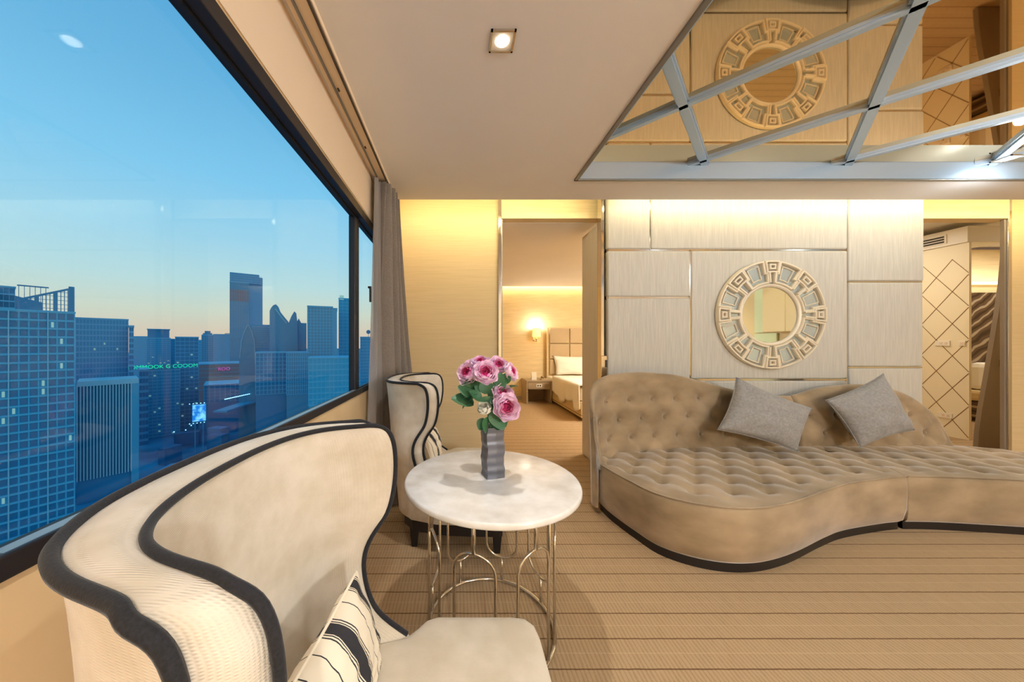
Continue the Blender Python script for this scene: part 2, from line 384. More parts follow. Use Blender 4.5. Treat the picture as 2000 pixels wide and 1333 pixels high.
# ceiling slab around the coffer, ends short of the back wall to leave the light cove
CX0, CX1, CY0, CY1, MZ = .945, 5.2, -1.2, 2.556, 2.71
struct('ceiling', [(XW, CX0, -3.6, 2.93, CZ, 2.9), (CX1, 7.0, -3.6, 2.93, CZ, 2.9), (CX0, CX1, CY1, 2.93, CZ, 2.9), (CX0, CX1, -3.6, CY0, CZ, 2.9), (CX0, CX1, CY0, CY1, MZ + .03, 2.9)], M['plaster'])
struct('ceiling_cove', [(XW, 7.0, 2.93, DA + .12, 2.80, 2.9)], M['plaster'])
# window wall: sill wall, upper pelmet wall, piers
struct('wall_left', [(XW - .075, XW, -3.6, DA + .1, 0, .955), (XW - .075, XW, -3.6, DA + .1, 2.235, 2.9), (XW - .075, XW, -3.6, .44, .955, 2.235), (XW - .075, XW, 2.95, DA + .1, .955, 2.235)], M['sillwall'])
pel = struct('trim_1', [(XW - .002, XW + .006, -3.6, 2.5, 2.245, CZ)], M['pelmet'])
# back wall in plane A: left section, header over both openings, right section, core behind the feature wall
wb_ = struct('wall_back', [(XW, .458, DA, DA + .1, 0, 2.85), (.458, 1.53, DA, DA + .1, 2.593, 2.85), (1.53, 4.5, DA - .14, DA + .1, 0, 2.85),
     (4.5, 5.76, DA, DA + .1, 2.593, 2.85), (5.76, 7.0, DA, DA + .04, 0, 2.85)], M['wallpaper'])
struct('wall_right', [(6.3, 6.5, -3.6, DA - .01, 0, 2.9)], M['cabinet'])
struct('wall_rear', [(-.86, 6.5, -3.7, -3.6, 0, 2.9)], M['wallpaper'])
struct('baseboard_left', [(XW, XW + .012, -3.6, DA, 0, .09)], M['laminate'])
struct('baseboard_back', [(XW, .44, DA - .012, DA, 0, .09)], M['laminate'])
# items on the right wall that the round mirror shows
t = empty('glass_partition', (6.28, -.42, 0), label='pale green frosted glass partition on the right wall', cat='partition')
boxo('glass_panel', (-.02, .01, -.24, .24, 0, 1.50), M['green_panel'], t, .004); boxo('glass_panel', (-.02, .01, -.24, .24, 1.52, 2.55), M['green_panel'], t, .004)
t = empty('wall_cabinet', (6.28, .12, 1.51), label='beige wall cabinet on the right wall beside the glass partition', cat='cabinet')
boxo('cabinet_body', (-.30, .01, -.28, .62, 0, 1.0), M['cabinet'], t, .004)
boxo('cabinet_door', (-.32, -.30, -.275, .16, .01, .99), M['cabinet'], t, .004); boxo('cabinet_door', (-.32, -.30, .17, .615, .01, .99), M['cabinet'], t, .004)

# ---- window 1 and window 2
def window(name, y0, y1, x_in=-.645):
    w = empty(name); w['kind'] = 'structure'
    z0, z1 = .955, 2.235
    bm = bmesh.new()
    box(bm, -.74, -.655, y0, y1, z0, .972); box(bm, -.664, -.652, y0, y1, z0, .994); box(bm, -.74, -.655, y0, y1, 2.178, z1)
    box(bm, -.74, -.695, y0, y0 + .045, .972, 2.178); box(bm, -.74, -.695, y1 - .045, y1, .972, 2.178)
    f = finish('window_frame', bm, M['bronze_frame'], w, bevel=.004)
    bm = bmesh.new()
    box(bm, -.715, -.700, y0 + .04, y1 - .04, .972, .984); box(bm, -.715, -.700, y0 + .04, y1 - .04, 2.166, 2.178)
    finish('gasket', bm, M['frame_line'], w)
    boxo('window_pane', (-.724, -.718, y0 + .04, y1 - .04, .972, 2.178), M['glass'], w)
    return w
w1 = window('window_1', .44, 2.288)
boxo('window_sill', (-.700, -.6645, .49, 2.21, .972, .986), M['sill_metal'], w1)
w2 = window('window_2', 2.288, 2.95)
bm = bmesh.new(); box(bm, -.645, -.625, 2.375, 2.40, 1.70, 1.715); box(bm, -.635, -.62, 2.375, 2.39, 1.60, 1.715)
finish('window_handle', bm, M['frame_line'], w2, bevel=.003)

# ---- curtain track
t = empty('curtain_track', (-.58, 0, CZ), label='long beige double curtain track along the ceiling above the window', cat='curtain track')
bm = bmesh.new(); box(bm, -.05, .046, -3.5, 2.95, -.022, 0); finish('track_base', bm, M['pelmet'], t, bevel=.002)
for x in (-.022, .036):
    bm = bmesh.new(); box(bm, x - .004, x + .004, -3.5, 2.94, -.034, -.022); finish('rail', bm, M['dark_gap'] if x > 0 else M['coffer_dark'], t)
for y in (.42, .62, 1.62, 2.1):
    boxo('track_clip', (-.012, -.004, y, y + .02, -.027, -.022), M['dark_gap'], t)

# ---- curtains: pleated cloth hanging from the track
def drape(bm, path_top, path_bot, z0, z1, n, waves, amp_t, amp_b, rows=18, phase=0):
    T = catmull([(*p, 0) for p in path_top], n); B = catmull([(*p, 0) for p in path_bot], n)
    P = []
    for i in range(rows + 1):
        v = i / rows; row = []
        for j in range(n):
            p = T[j].lerp(B[j], v ** 1.3); q = (T[min(j + 1, n - 1)] - T[max(j - 1, 0)]).normalized(); nr = Vector((-q.y, q.x, 0))
            u = j / (n - 1)
            a = amp_t + (amp_b - amp_t) * min(1, v * 1.4)
            off = a * (math.sin(2 * PI * waves * u + phase + .6 * math.sin(3 * v)) + .35 * math.sin(2 * PI * waves * 1.7 * u + 2 * v))
            row.append((p.x + nr.x * off, p.y + nr.y * off, z1 + (z0 - z1) * v))
        P.append(row)
    grid(bm, P)
bm = bmesh.new(); drape(bm, [(-.54, 2.52), (-.545, 2.70), (-.535, 2.90)], [(-.55, 2.55), (-.47, 2.80), (-.36, 3.12)], .012, CZ - .04, 200, 5.5, .040, .060)
o = finish('window_curtain', bm, M['drape'], smooth=True); tag(o, 'heavy grey beige pleated drape hanging beside the window', 'curtain')
sm = o.modifiers.new('thickness', 'SOLIDIFY'); sm.thickness = .004
bm = bmesh.new(); drape(bm, [(-.60, 2.44), (-.605, 2.62), (-.60, 2.9)], [(-.61, 2.29), (-.58, 2.50), (-.57, 2.80)], .012, CZ - .04, 120, 8, .012, .024, phase=1)
o = finish('sheer_curtain', bm, M['sheer'], smooth=True); tag(o, 'thin grey sheer curtain hanging next to the window glass', 'curtain')
for yb in ():
    pass

# ---- door 1 (bedroom) frame and door leaf
d = empty('door_1'); d['kind'] = 'structure'
bm = bmesh.new(); box(bm, .430, .462, DA - .03, DA + .1, 0, 2.80); finish('chrome_jamb', bm, M['chrome'], d, bevel=.003)
boxo('jamb_face', (.462, .476, DA - .005, DA + .1, 0, 2.593), M['laminate'], d, .002)
boxo('header_panel', (.462, 1.47, DA - .02, DA + .1, 2.594, 2.80), M['bedpaper'], d)
boxo('chrome_column', (1.398, 1.428, DF + .04, DF + .13, 0, 2.80), M['chrome'], d, .003)
hp = boxo('handle_plate', (1.392, 1.476, DF + .018, DF + .030, .985, 1.18), M['chrome'], d, .003)
boxo('finger_pull', (1.425, 1.45, DF + .012, DF + .019, 1.07, 1.14), M['dark_gap'], hp, .002)
boxo('chrome_column', (1.446, 1.47, DF + .03, DF + .14, 0, 2.80), M['chrome'], d, .003)
boxo('pocket_slot', (1.428, 1.446, DF + .09, DF + .2, 0, 2.80), M['dark_gap'], d)
t = empty('sliding_door', (1.47, 3.42, 0), label='beige laminate sliding door leaf standing open in the bedroom doorway', cat='door')
boxo('door_leaf', (0, .04, 0, .42, .008, 2.54), M['laminate'], t, .003)
boxo('edge_strip', (-.012, .0, -.10, .0, .008, 2.54), M['laminate'], t)

# ---- feature wall: padded panels in chrome-lined joints
fw = empty('wall_feature'); fw['kind'] = 'structure'
X = lambda px, dd=DF: (px - VX) * dd / F
Z = lambda py, dd=DF: H + (VY - py) * dd / F
boxo('backing', (1.475, 4.50, DF + .075, DF + .14, 0, 2.80), M['dark_gap'], fw)
panels = [(1187, 1270.5, 300, 487), (1271.5, 1656.5, 300, 487), (1658, 1806, 300, 549.5), (1187, 1348.5, 489.5, 580), (1187, 1348.5, 582.5, 935),
          (1350.5, 1656.5, 489.5, 741), (1350.5, 1656.5, 744, 935), (1658.5, 1804, 551.5, 717), (1658.5, 1804, 719.5, 935)]
for (a, b, c, e) in panels:
    bm = bmesh.new(); box(bm, X(a) + .0015, X(b) - .0015, DF, DF + .09, max(.01, Z(e) + .0015), min(2.79, Z(c) - .0015))
    o = finish('padded_panel', bm, M['panel'], fw, smooth=False)
    md = o.modifiers.new('bevel', 'BEVEL'); md.width = .016; md.segments = 4
bm = bmesh.new(); box(bm, 1.478, X(1189), DF + .03, DF + .1, .01, 2.79); finish('side_pad', bm, M['panel'], fw, bevel=.01)
for (x0, x1, y0, y1) in ((1270, 1272, 392, 488), (1348.3, 1350.7, 488, 935), (1656.2, 1658.6, 392, 935), (1189, 1656, 486.6, 489.6), (1189, 1349, 579.6, 582.9), (1350, 1656, 740.7, 744.3), (1658, 1805, 549.2, 551.8), (1658, 1805, 716.7, 719.8)):
    boxo('chrome_strip', (X(x0), X(x1), DF + .012, DF + .08, max(.01, Z(y1)), min(2.79, Z(y0))), M['chrome'], fw)

# ---- door 2 (study)
d = empty('door_2'); d['kind'] = 'structure'
boxo('casing', (X(1804), X(1804) + .035, DF + .06, DA + .12, 0, Z(547)), M['brown'], d, .003)
boxo('header_panel', (4.5, 5.72, DA - .02, DA + .1, 2.594, 2.80), M['bedpaper'], d)
boxo('chrome_jamb', (5.722, 5.76, DA - .012, DA + .012, 0, 2.80), M['chrome'], d, .003)
boxo('jamb_face', (5.70, 5.722, DA, DA + .03, 0, 2.593), M['brown'], d, .003)

# ---- coffer: metal surround, lattice bars, bronze mirrors
cf = empty('coffer', (0, 0, 0), label='mirrored ceiling coffer with blue grey metal lattice above the sofa', cat='ceiling panel')
bm = bmesh.new()
box(bm, CX0 - .004, CX1 + .004, CY1 - .012, CY1 + .002, CZ - .006, MZ); box(bm, CX0 - .004, CX1 + .004, CY0, CY0 + .012, CZ - .006, MZ)
box(bm, CX1 - .012, CX1 + .002, CY0, CY1, CZ - .006, MZ); box(bm, CX0 - .002, CX0 + .012, CY0, CY1, CZ - .006, MZ)
finish('surround', bm, M['coffer'], cf)
bm = bmesh.new()
for a in ((CX0 - .022, CX0 + .004, CY0 - .02, CY1 + .02), (CX0 - .022, CX1 + .02, CY1 - .004, CY1 + .022)):
    box(bm, a[0], a[1], a[2], a[3], CZ - .012, CZ + .002)
finish('edge_trim', bm, M['coffer_dark'], cf, bevel=.002)
# mirrors cut along the lattice
P_, sA, sB = 1.115, .955, -1.0
def lineA(k, y): return 1.885 + sA * (y - 2.502) + k * P_
def lineB(k, y): return 1.855 + sB * (y - 2.502) + k * P_
def clip_seg(fn, k):
    """portion of a lattice line inside the coffer"""
    ys = [CY0 + (CY1 - CY0) * i / 400 for i in range(401)]
    ok = [y for y in ys if CX0 <= fn(k, y) <= CX1]
    return (ok[0], ok[-1]) if len(ok) > 2 else None
def clip_poly(poly, xmin, xmax, ymin, ymax):
    def cut(p, f, g):
        out = []
        for i in range(len(p)):
            a, b = p[i], p[(i + 1) % len(p)]; fa, fb = f(a), f(b)
            if fa >= 0: out.append(a)
            if fa * fb < 0: t_ = fa / (fa - fb); out.append((a[0] + (b[0] - a[0]) * t_, a[1] + (b[1] - a[1]) * t_))
        return out
    for f in (lambda p: p[0] - xmin, lambda p: xmax - p[0], lambda p: p[1] - ymin, lambda p: ymax - p[1]):
        poly = cut(poly, f, None)
        if len(poly) < 3: return None
    return poly
def isect(ka, kb):
    # lineA(ka,y)=lineB(kb,y)
    y = 2.502 + (1.855 - 1.885 + (kb - ka) * P_) / (sA - sB); return (lineA(ka, y), y)
for ka in range(-4, 8):
    for kb in range(-3, 10):
        q = [isect(ka, kb), isect(ka + 1, kb), isect(ka + 1, kb + 1), isect(ka, kb + 1)]
        q = clip_poly(q, CX0 + .013, CX1 - .013, CY0 + .013, CY1 - .013)
        if not q or len(q) < 3: continue
        cx = sum(p[0] for p in q) / len(q); cy = sum(p[1] for p in q) / len(q)
        bm = bmesh.new(); poly_prism(bm, [(cx + (p[0] - cx) * .995, cy + (p[1] - cy) * .995) for p in q], MZ, MZ + .006)
        finish('mirror_pane', bm, M['bronze_mirror'], cf)
for fn, w_ in ((lineA, .030), (lineB, .022)):
    for k in range(-4, 9):
        s_ = clip_seg(fn, k)
        if not s_: continue
        a = Vector((fn(k, s_[0]), s_[0])); b = Vector((fn(k, s_[1]), s_[1])); t_ = (b - a).normalized(); n_ = Vector((-t_.y, t_.x))
        bm = bmesh.new()
        for ww, z0, z1 in ((w_, MZ - .016, MZ + .001), (w_ * .72, MZ - .030, MZ - .016)):
            poly_prism(bm, [tuple(a + n_ * ww), tuple(b + n_ * ww), tuple(b - n_ * ww), tuple(a - n_ * ww)], z0, z1)
        finish('lattice_bar', bm, M['coffer'], cf)

# ---- downlights, plus an unseen pendant added to brighten the ceiling
t = empty('fill_pendant', (2.4, -2.3, CZ), label='white glass globe pendant lamp hanging at the back of the room', cat='lamp')
bm = bmesh.new(); tube(bm, [(0, 0, 0), (0, 0, -.66)], .004, 6); finish('cord', bm, M['frame_line'], t)
bm = bmesh.new(); lathe(bm, [(.05, 0), (.05, -.03), (.001, -.03)], 20); finish('ceiling_rose', bm, M['chrome'], t, smooth=True)
bm = bmesh.new(); lathe(bm, [(.03, -.62), (.034, -.66), (.03, -.68)], 20); finish('holder', bm, M['chrome'], t, smooth=True)
def downlight(x, y, z, label, glow, group=None, face=0):
    t = empty('downlight', (x, y, z), label=label, cat='light', group=group)
    bm = bmesh.new(); s = .052
    for a in ((-s, s, -s, -s + .008), (-s, s, s - .008, s), (-s, -s + .008, -s, s), (s - .008, s, -s, s)): box(bm, *a, -.008, 0)
    finish('trim_ring', bm, M['chrome'], t)
    boxo('reflector', (-s + .008, s - .008, -s + .008, s - .008, -.003, 0), M['white_plastic'], t)
    bm = bmesh.new(); lathe(bm, [(.030, -.004), (.024, -.010), (.0001, -.012)], 20); finish('bulb', bm, glow, t, smooth=True)
    return t
downlight(.193, 1.39, CZ, 'square recessed ceiling downlight, lit, above the round table', M['glow'])
for (x, y), lab in zip(COFFER_SPOTS, ('over the right of the sofa', 'over the middle of the carpet, added out of view', 'at the window side, added out of view', 'at the far side from the window, added out of view')):
    downlight(x, y, MZ - .03, 'cool white spotlight on the coffer lattice ' + lab, M['coolglow'])

# ------------------------------------------------------------------ bedroom behind door 1
struct('wall_far', [(-.86, 4.6, 7.6, 7.7, 0, 2.9)], M['bedpaper'])
struct('wall_bedroom_left', [(-.86, -.76, DA + .1, 7.6, 0, 2.9)], M['bedpaper'])
struct('wall_bedroom_right', [(4.6, 4.7, DA + .1, 8.0, 0, 2.95)], M['bedpaper'])
struct('ceiling_bedroom', [(-.86, 4.6, DA + .1, 7.42, 2.59, 2.85), (-.86, 4.6, 7.42, 7.6, 2.82, 2.85)], M['plaster'])
struct('baseboard_far', [(-.76, 1.9, 7.585, 7.6, 0, .08)], M['laminate'])
# wall sconce
t = empty('wall_sconce', (1.82, 7.6, 1.40), label='lit fabric-shaded wall sconce above the bedside table', cat='lamp')
bm = bmesh.new(); lathe(bm, [(.095, .05), (.085, .25), (.082, .25), (.092, .05)], 24, (0, -.12)); finish('lamp_shade', bm, M['shade'], t, smooth=True)
bm = bmesh.new(); tube(bm, [(-.03, -.005, .0), (-.03, -.06, -.05), (-.0, -.12, -.06), (0, -.12, .06)], .013, 8); finish('arm', bm, M['chrome'], t, smooth=True)
boxo('back_plate', (-.06, 0, -.012, 0, -.05, .05), M['chrome'], t, .003)
lamp('sconce_lamp', 'POINT', (1.82, 7.47, 1.68), 10, WARM, .04)
# bedside table
t = empty('bedside_table', (1.77, 7.3, 0), label='light oak bedside table with one drawer between sconce wall and bed', cat='table')
bm = bmesh.new(); box(bm, -.27, .27, -.27, .28, .47, .50); finish('table_top', bm, M['oak'], t, bevel=.003)
for x in (-.27, .24): boxo('side_panel', (x, x + .03, -.27, .28, 0, .47), M['oak'], t, .002)
boxo('back_panel', (-.24, .24, .25, .28, 0, .47), M['oak'], t); dr = boxo('drawer', (-.235, .235, -.262, .24, .31, .465), M['oak'], t, .003)
sk = boxo('socket_plate', (-.06, .06, -.268, -.26, .355, .425), M['white_plastic'], t, .002)
boxo('socket', (-.04, -.01, -.270, -.267, .375, .405), M['dark_gap'], sk); boxo('socket', (.01, .04, -.270, -.267, .375, .405), M['dark_gap'], sk)
bm = bmesh.new()
for s in (-1, 1):
    v = [bm.verts.new(p) for p in ((-.055, s * .035, 0), (.055, s * .035, 0), (.055, s * .006, .17), (-.055, s * .006, .17))]; bm.faces.new(v)
    v2 = [bm.verts.new(p) for p in ((-.055, s * .032, 0), (.055, s * .032, 0), (.055, s * .003, .168), (-.055, s * .003, .168))]; bm.faces.new(v2)
o = finish('tent_card', bm, M['white_plastic']); o.location = (1.68, 7.14, .503); tag(o, 'cream folded tent card standing on the bedside table', 'card')
t = empty('telephone', (1.92, 7.16, .501), label='small beige telephone on the bedside table next to the bed', cat='telephone')
bm = bmesh.new(); box(bm, -.08, .08, -.07, .07, 0, .03); box(bm, -.07, -.03, -.06, .06, .03, .04); finish('phone_body', bm, M['headboard'], t, bevel=.006)
bm = bmesh.new(); tube(bm, [(-.05, -.08, .055), (-.05, -.04, .07), (-.05, .04, .07), (-.05, .08, .055)], [.02, .012, .012, .02], 8); finish('handset', bm, M['headboard'], t, smooth=True)
# bed
def bed(name, loc, label, wid, length, base_m, sheet_m, head=True):
    t = empty(name, loc, label=label, cat='bed')
    boxo('bed_base', (0, wid, -length, 0, .06, .33), base_m, t, .01)
    boxo('base_seam', (-.004, wid, -length - .004, 0, .10, .107), M['dark_gap'], t)
    bm = bmesh.new(); box(bm, -.01, wid + .01, -length - .01, 0, .33, .56); finish('mattress', bm, sheet_m, t, bevel=.05)
    bm = bmesh.new(); P = []
    nx, ny = 40, 40
    for i in range(ny + 1):
        row = []
        yy = -length - .02 + (length - .55) * i / ny
        hem = .24 + .05 * math.sin(yy * 7) + .03 * math.sin(yy * 17)
        for j in range(nx + 1):
            s = j / nx * 1.4 - .25
            if s < 0: x = -.03 - .02 * math.sin(yy * 15 + s * 4) * (-s / .25); z = .60 + s / .25 * (.60 - hem)
            else: x = min(s, 1.15) * wid * .87 - .03; z = .60 + .008 * noise.noise((x * 5, yy * 5, 0))
            row.append((x, yy, z))
        P.append(row)
    grid(bm, P); o = finish('duvet', bm, sheet_m, t, smooth=True); s_ = o.modifiers.new('t', 'SOLIDIFY'); s_.thickness = .02; s_.offset = 1
    return t
b = bed('bed', (2.06, 7.48, 0), 'white made bed seen through the left doorway', 1.9, 2.05, M['bedbase'], M['white_linen'])
hb = boxo('headboard', (.0, 1.9, .0, .06, .2, 1.66), M['bedpaper'], b, .004)
for r_ in range(3):
    for c_ in range(4):
        x0 = .05 + c_ * .46; z0 = .59 + r_ * .355
        bm = bmesh.new(); box(bm, x0, x0 + .45, -.045, .01, z0, z0 + .345)
        o = finish('head_cushion', bm, M['headboard'], hb); md = o.modifiers.new('b', 'BEVEL'); md.width = .02; md.segments = 3

def cushion_mesh(C, bulge, mat_, name='cushion', n=26, seed=0, pinch=.09, parent=None, wr=.008):
    """C: four world corners in order; soft square cushion between them"""
    C = [Vector(c) for c in C]; cen = sum(C, Vector()) / 4; nr = (C[1] - C[0]).cross(C[3] - C[0]).normalized()
    bm = bmesh.new(); uvl = bm.loops.layers.uv.new('UVMap')
    for side in (1, -1):
        V = []; U = []
        for i in range(n + 1):
            row = []; ur = []
            for j in range(n + 1):
                u = -1 + 2 * j / n; v = -1 + 2 * i / n
                uu = u * (1 - pinch * (1 - v * v) * 0 - pinch * (1 - (v ** 2)) ) ; vv = v * (1 - pinch * (1 - u ** 2))
                a = (uu + 1) / 2; b_ = (vv + 1) / 2
                p = C[0].lerp(C[1], a).lerp(C[3].lerp(C[2], a), b_)
                h = ((1 - abs(u) ** 2.2) * (1 - abs(v) ** 2.2)) ** .55 * bulge
                w_ = noise.noise((u * 2.1 + seed, v * 2.1, side * 3.0)) * wr * 2 + noise.noise((u * 6 + seed, v * 5, side)) * wr
                edge = min(1, (1 - max(abs(u), abs(v))) * 6)
                row.append(bm.verts.new(p + nr * (side * h + w_ * edge) - cen)); ur.append((a, b_))
            V.append(row); U.append(ur)
        for i in range(n):
            for j in range(n):
                idx = [(i, j), (i, j + 1), (i + 1, j + 1), (i + 1, j)]
                if side < 0: idx = idx[::-1]
                f = bm.faces.new([V[a][b] for a, b in idx])
                for lp, (a, b) in zip(f.loops, idx): lp[uvl].uv = U[a][b]
    bmesh.ops.remove_doubles(bm, verts=bm.verts, dist=1e-5)
    o = finish(name, bm, mat_, parent, smooth=True); o.location = cen
    # welt cord round the edge
    pts = []
    for k in range(4):
        for s in range(10):
            t_ = s / 10; u = [(-1 + 2 * t_, -1), (1, -1 + 2 * t_), (1 - 2 * t_, 1), (-1, 1 - 2 * t_)][k]
            uu = u[0] * (1 - pinch * (1 - u[1] ** 2)); vv = u[1] * (1 - pinch * (1 - u[0] ** 2)); a = (uu + 1) / 2; b_ = (vv + 1) / 2
            pts.append(C[0].lerp(C[1], a).lerp(C[3].lerp(C[2], a), b_) - cen)
    bm = bmesh.new(); tube(bm, pts, .0035, 6, closed=True); finish('welt', bm, mat_, o, smooth=True)
    return o
o = cushion_mesh([(2.22, 7.30, .60), (2.92, 7.30, .60), (2.90, 7.42, 1.0), (2.18, 7.42, 1.02)], .08, M['white_linen'], 'bed_pillow', 18, 3)
tag(o, 'white bed pillow propped against the padded headboard', 'pillow')

# ------------------------------------------------------------------ study behind door 2
struct('wall_study_right', [(6.86, 6.89, 4.386, 7.9, 0, 2.655)], M['lozenge'])
struct('wall_study_far', [(4.7, 11, 7.9, 8.0, 0, 3.0)], M['bedpaper'])
struct('wall_art', [(7.3, 11, 5.6, 5.7, 0, 2.9)], M['bedpaper'])
struct('wall_study_side', [(10.9, 11, 3.3, 5.6, 0, 2.95)], M['bedpaper'])
struct('wall_study_near', [(7.0, 11, 3.2, 3.3, 0, 2.95)], M['bedpaper'])
struct('ceiling_study', [(4.7, 11, DA + .1, 8.0, 2.95, 3.0)], M['plaster'])
lz = empty('wall_lattice_inlay', (6.86, 4.535, 0)); lz['kind'] = 'structure'
def inlay(y0, z0, y1, z1):
    L_ = math.hypot(y1 - y0, z1 - z0); a = math.atan2(z1 - z0, y1 - y0)
    bm = bmesh.new(); box(bm, -.003, .002, 0, L_, -.003, .003)
    o = finish('inlay_line', bm, M['inlay'], lz); o.location = (0, y0, z0); o.rotation_euler = (a, 0, 0)
sl = .222 / .152; YA, YB, ZA, ZB = -.145, .75, .03, 2.463
for s in (1, -1):
    for k in range(-12, 14):
        c = .239 + k * .444
        pts = []
        for yy in (YA, YB):
            z = c + s * sl * yy
            if ZA <= z <= ZB: pts.append((yy, z))
        for zz in (ZA, ZB):
            y = (zz - c) / (s * sl)
            if YA < y < YB: pts.append((y, zz))
        if len(pts) >= 2 and math.hypot(pts[0][0] - pts[1][0], pts[0][1] - pts[1][1]) > .1:
            pts = sorted(pts)[:2]; inlay(*pts[0], *pts[1])
t = empty('air_conditioner', (6.86, 4.6, 2.66), label='white air conditioner bulkhead with slotted grille above the lozenge wall', cat='air conditioner')
boxo('housing', (-.02, .5, -.215, 1.6, 0, .215), M['white_plastic'], t, .004)
g_ = boxo('grille_frame', (-.032, -.018, -.03, .62, .035, .165), M['white_plastic'], t, .003)
for z in (.05, .085, .12): boxo('grille_slot', (-.036, -.031, -.01, .60, z, z + .022), M['dark_gap'], g_)
for (y, z, w_, lab) in ((4.62, 1.30, .14, 'white double switch plate on the lozenge wall, upper'), (4.44, 1.30, .06, 'small white thermostat plate on the lozenge wall'), (4.60, .29, .14, 'white power socket plate low on the lozenge wall')):
    o = empty('switch_plate', (6.853, y, z), label=lab, cat='switch')
    boxo('plate', (-.008, .007, -w_ / 2, w_ / 2, -.035, .035), M['white_plastic'], o, .003)
    for k in range(2): boxo('rocker', (-.012, -.007, -w_ / 4 + k * w_ / 3 - .012, -w_ / 4 + k * w_ / 3 + .012, -.015, .015), M['pelmet'], o, .002)
# artwork, cove strip and daybed: a mirror reflection built as solid things
t = empty('artwork', (9.05, 5.585, 1.56), label='brown and cream marbled swirl artwork, a mirror reflection built as a solid thing', cat='artwork')
boxo('canvas', (-.40, .60, -.04, 0, -.60, .60), M['swirl'], t, .003)
boxo('cove_light_strip', (7.4, 10.8, 5.55, 5.598, 2.30, 2.345), M['strip'], tag(empty('cove_light'), 'glowing cove light strip above the reflected swirl artwork', 'light'))
t = empty('daybed', (9.15, 5.15, 0), label='low cream daybed with swirl patterned throw below the reflected artwork', cat='bed')
boxo('bed_base', (-.55, .9, -.35, .42, .06, .34), M['swirl'], t, .04)
bm = bmesh.new(); box(bm, -.56, .91, -.36, .43, .34, .52); finish('mattress', bm, M['bedbase'], t, bevel=.05)
bm = bmesh.new(); box(bm, -.5, .9, .2, .43, .52, .98); finish('back_cushion', bm, M['white_linen'], t, bevel=.08)
for x in (-.5, .8): boxo('leg', (x, x + .06, -.3, -.24, 0, .06), M['black_wood'], t)
# brown door leaf, its slanted edge shaped after the mirror's distortion
t = empty('brown_door_leaf', (0, 4.0, 0), label='brown laminate door leaf from the mirror reflection, slanted edge, in the right doorway', cat='door')
pl = [(1905, 877), (1907, 845), (1913, 800), (1924, 740), (1934, 680), (1945, 615), (1953, 560), (1961, 470), (1962, 880)]
pts = [((x - VX) * 4.02 / F, H + (VY - y) * 4.02 / F) for x, y in pl] 
pts[0] = (pts[0][0], .012); pts[-1] = (pts[-1][0] + .12, .012); pts.insert(-1, (pts[-2][0] + .14, 2.54))
bm = bmesh.new(); a = [bm.verts.new((x, 0, z)) for x, z in pts]; b_ = [bm.verts.new((x, .04, z)) for x, z in pts]
bm.faces.new(a); bm.faces.new(b_[::-1])
for i in range(len(pts)): bm.faces.new((a[i], b_[i], b_[(i + 1) % len(pts)], a[(i + 1) % len(pts)]))
finish('door_leaf', bm, M['brown'], t)
boxo('lock_plate', (6.62, 6.655, -.014, .002, 1.01, 1.10), M['chrome'], t, .003)

# ------------------------------------------------------------------ medallion mirror
mc = (X(1508, 3.09), 3.128, Z(615, 3.09)); RM = .513
t = empty('round_mirror', mc, label='round wall mirror in a champagne Greek key frame on the padded wall', cat='mirror')
def ring(bm, r0, r1, y0, y1, n=72):
    P = [[(r * math.cos(2 * PI * k / n), y, r * math.sin(2 * PI * k / n)) for k in range(n)] for r, y in ((r0, y0), (r0, y1), (r1, y1), (r1, y0))]
    grid(bm, P, closed_u=True, closed_v=True)
bm = bmesh.new(); ring(bm, .0004, .285, -.012, -.003)
finish('mirror_glass', bm, M['mirror'], t)
bm = bmesh.new()
P = [[(r * math.cos(2 * PI * k / 72), y, r * math.sin(2 * PI * k / 72)) for k in range(72)] for r, y in ((.262, -.016), (.266, -.024), (.279, -.034), (.288, -.034), (.296, -.02), (.296, -.004), (.262, -.004))]
grid(bm, P, closed_u=True, closed_v=True); finish('inner_rim', bm, M['champagne'], t, smooth=True)
bm = bmesh.new(); ring(bm, .290, RM * .925, -.010, -.003); finish('backing_ring', bm, M['mirror_bits'], t)
def polar_bars(bm, paths, w, y0, y1):
    """bars following closed or open polar paths [(r, deg)...]; arcs are subdivided"""
    for path, closed in paths:
        pts = []
        q = path + ([path[0]] if closed else [])
        for (r0, a0), (r1, a1) in zip(q, q[1:]):
            n = max(1, int(abs(a1 - a0) / 3.0))
            for k in range(n):
                f = k / n; r = r0 + (r1 - r0) * f; a = math.radians(a0 + (a1 - a0) * f); pts.append(Vector((r * math.cos(a), r * math.sin(a))))
        if not closed:
            r, a = q[-1]; a = math.radians(a); pts.append(Vector((r * math.cos(a), r * math.sin(a))))
        m_ = len(pts); rows = []
        for i in range(m_):
            if closed: p0, p2 = pts[i - 1], pts[(i + 1) % m_]
            else: p0, p2 = pts[max(i - 1, 0)], pts[min(i + 1, m_ - 1)]
            d0 = (pts[i] - p0); d1 = (p2 - pts[i])
            if d0.length < 1e-9: d0 = d1
            if d1.length < 1e-9: d1 = d0
            d0.normalize(); d1.normalize(); tt = d0 + d1
            if tt.length < 1e-6: tt = d0
            tt.normalize(); nn = Vector((-tt.y, tt.x)); sc = 1 / max(.6, abs(nn.dot(Vector((-d0.y, d0.x)))))
            a = pts[i] + nn * w * sc; b = pts[i] - nn * w * sc; a2 = pts[i] + nn * w * .55 * sc; b2 = pts[i] - nn * w * .55 * sc
            rows.append([(a.x, y0, a.y), (a.x, y1 * .72 + y0 * .28, a.y), (a2.x, y1, a2.y), (b2.x, y1, b2.y), (b.x, y1 * .72 + y0 * .28, b.y), (b.x, y0, b.y)])
        V = grid(bm, rows, closed_u=closed, closed_v=True)
        if not closed: bm.faces.new(V[0]); bm.faces.new(V[-1][::-1])
R1, R0 = RM - .010, .305
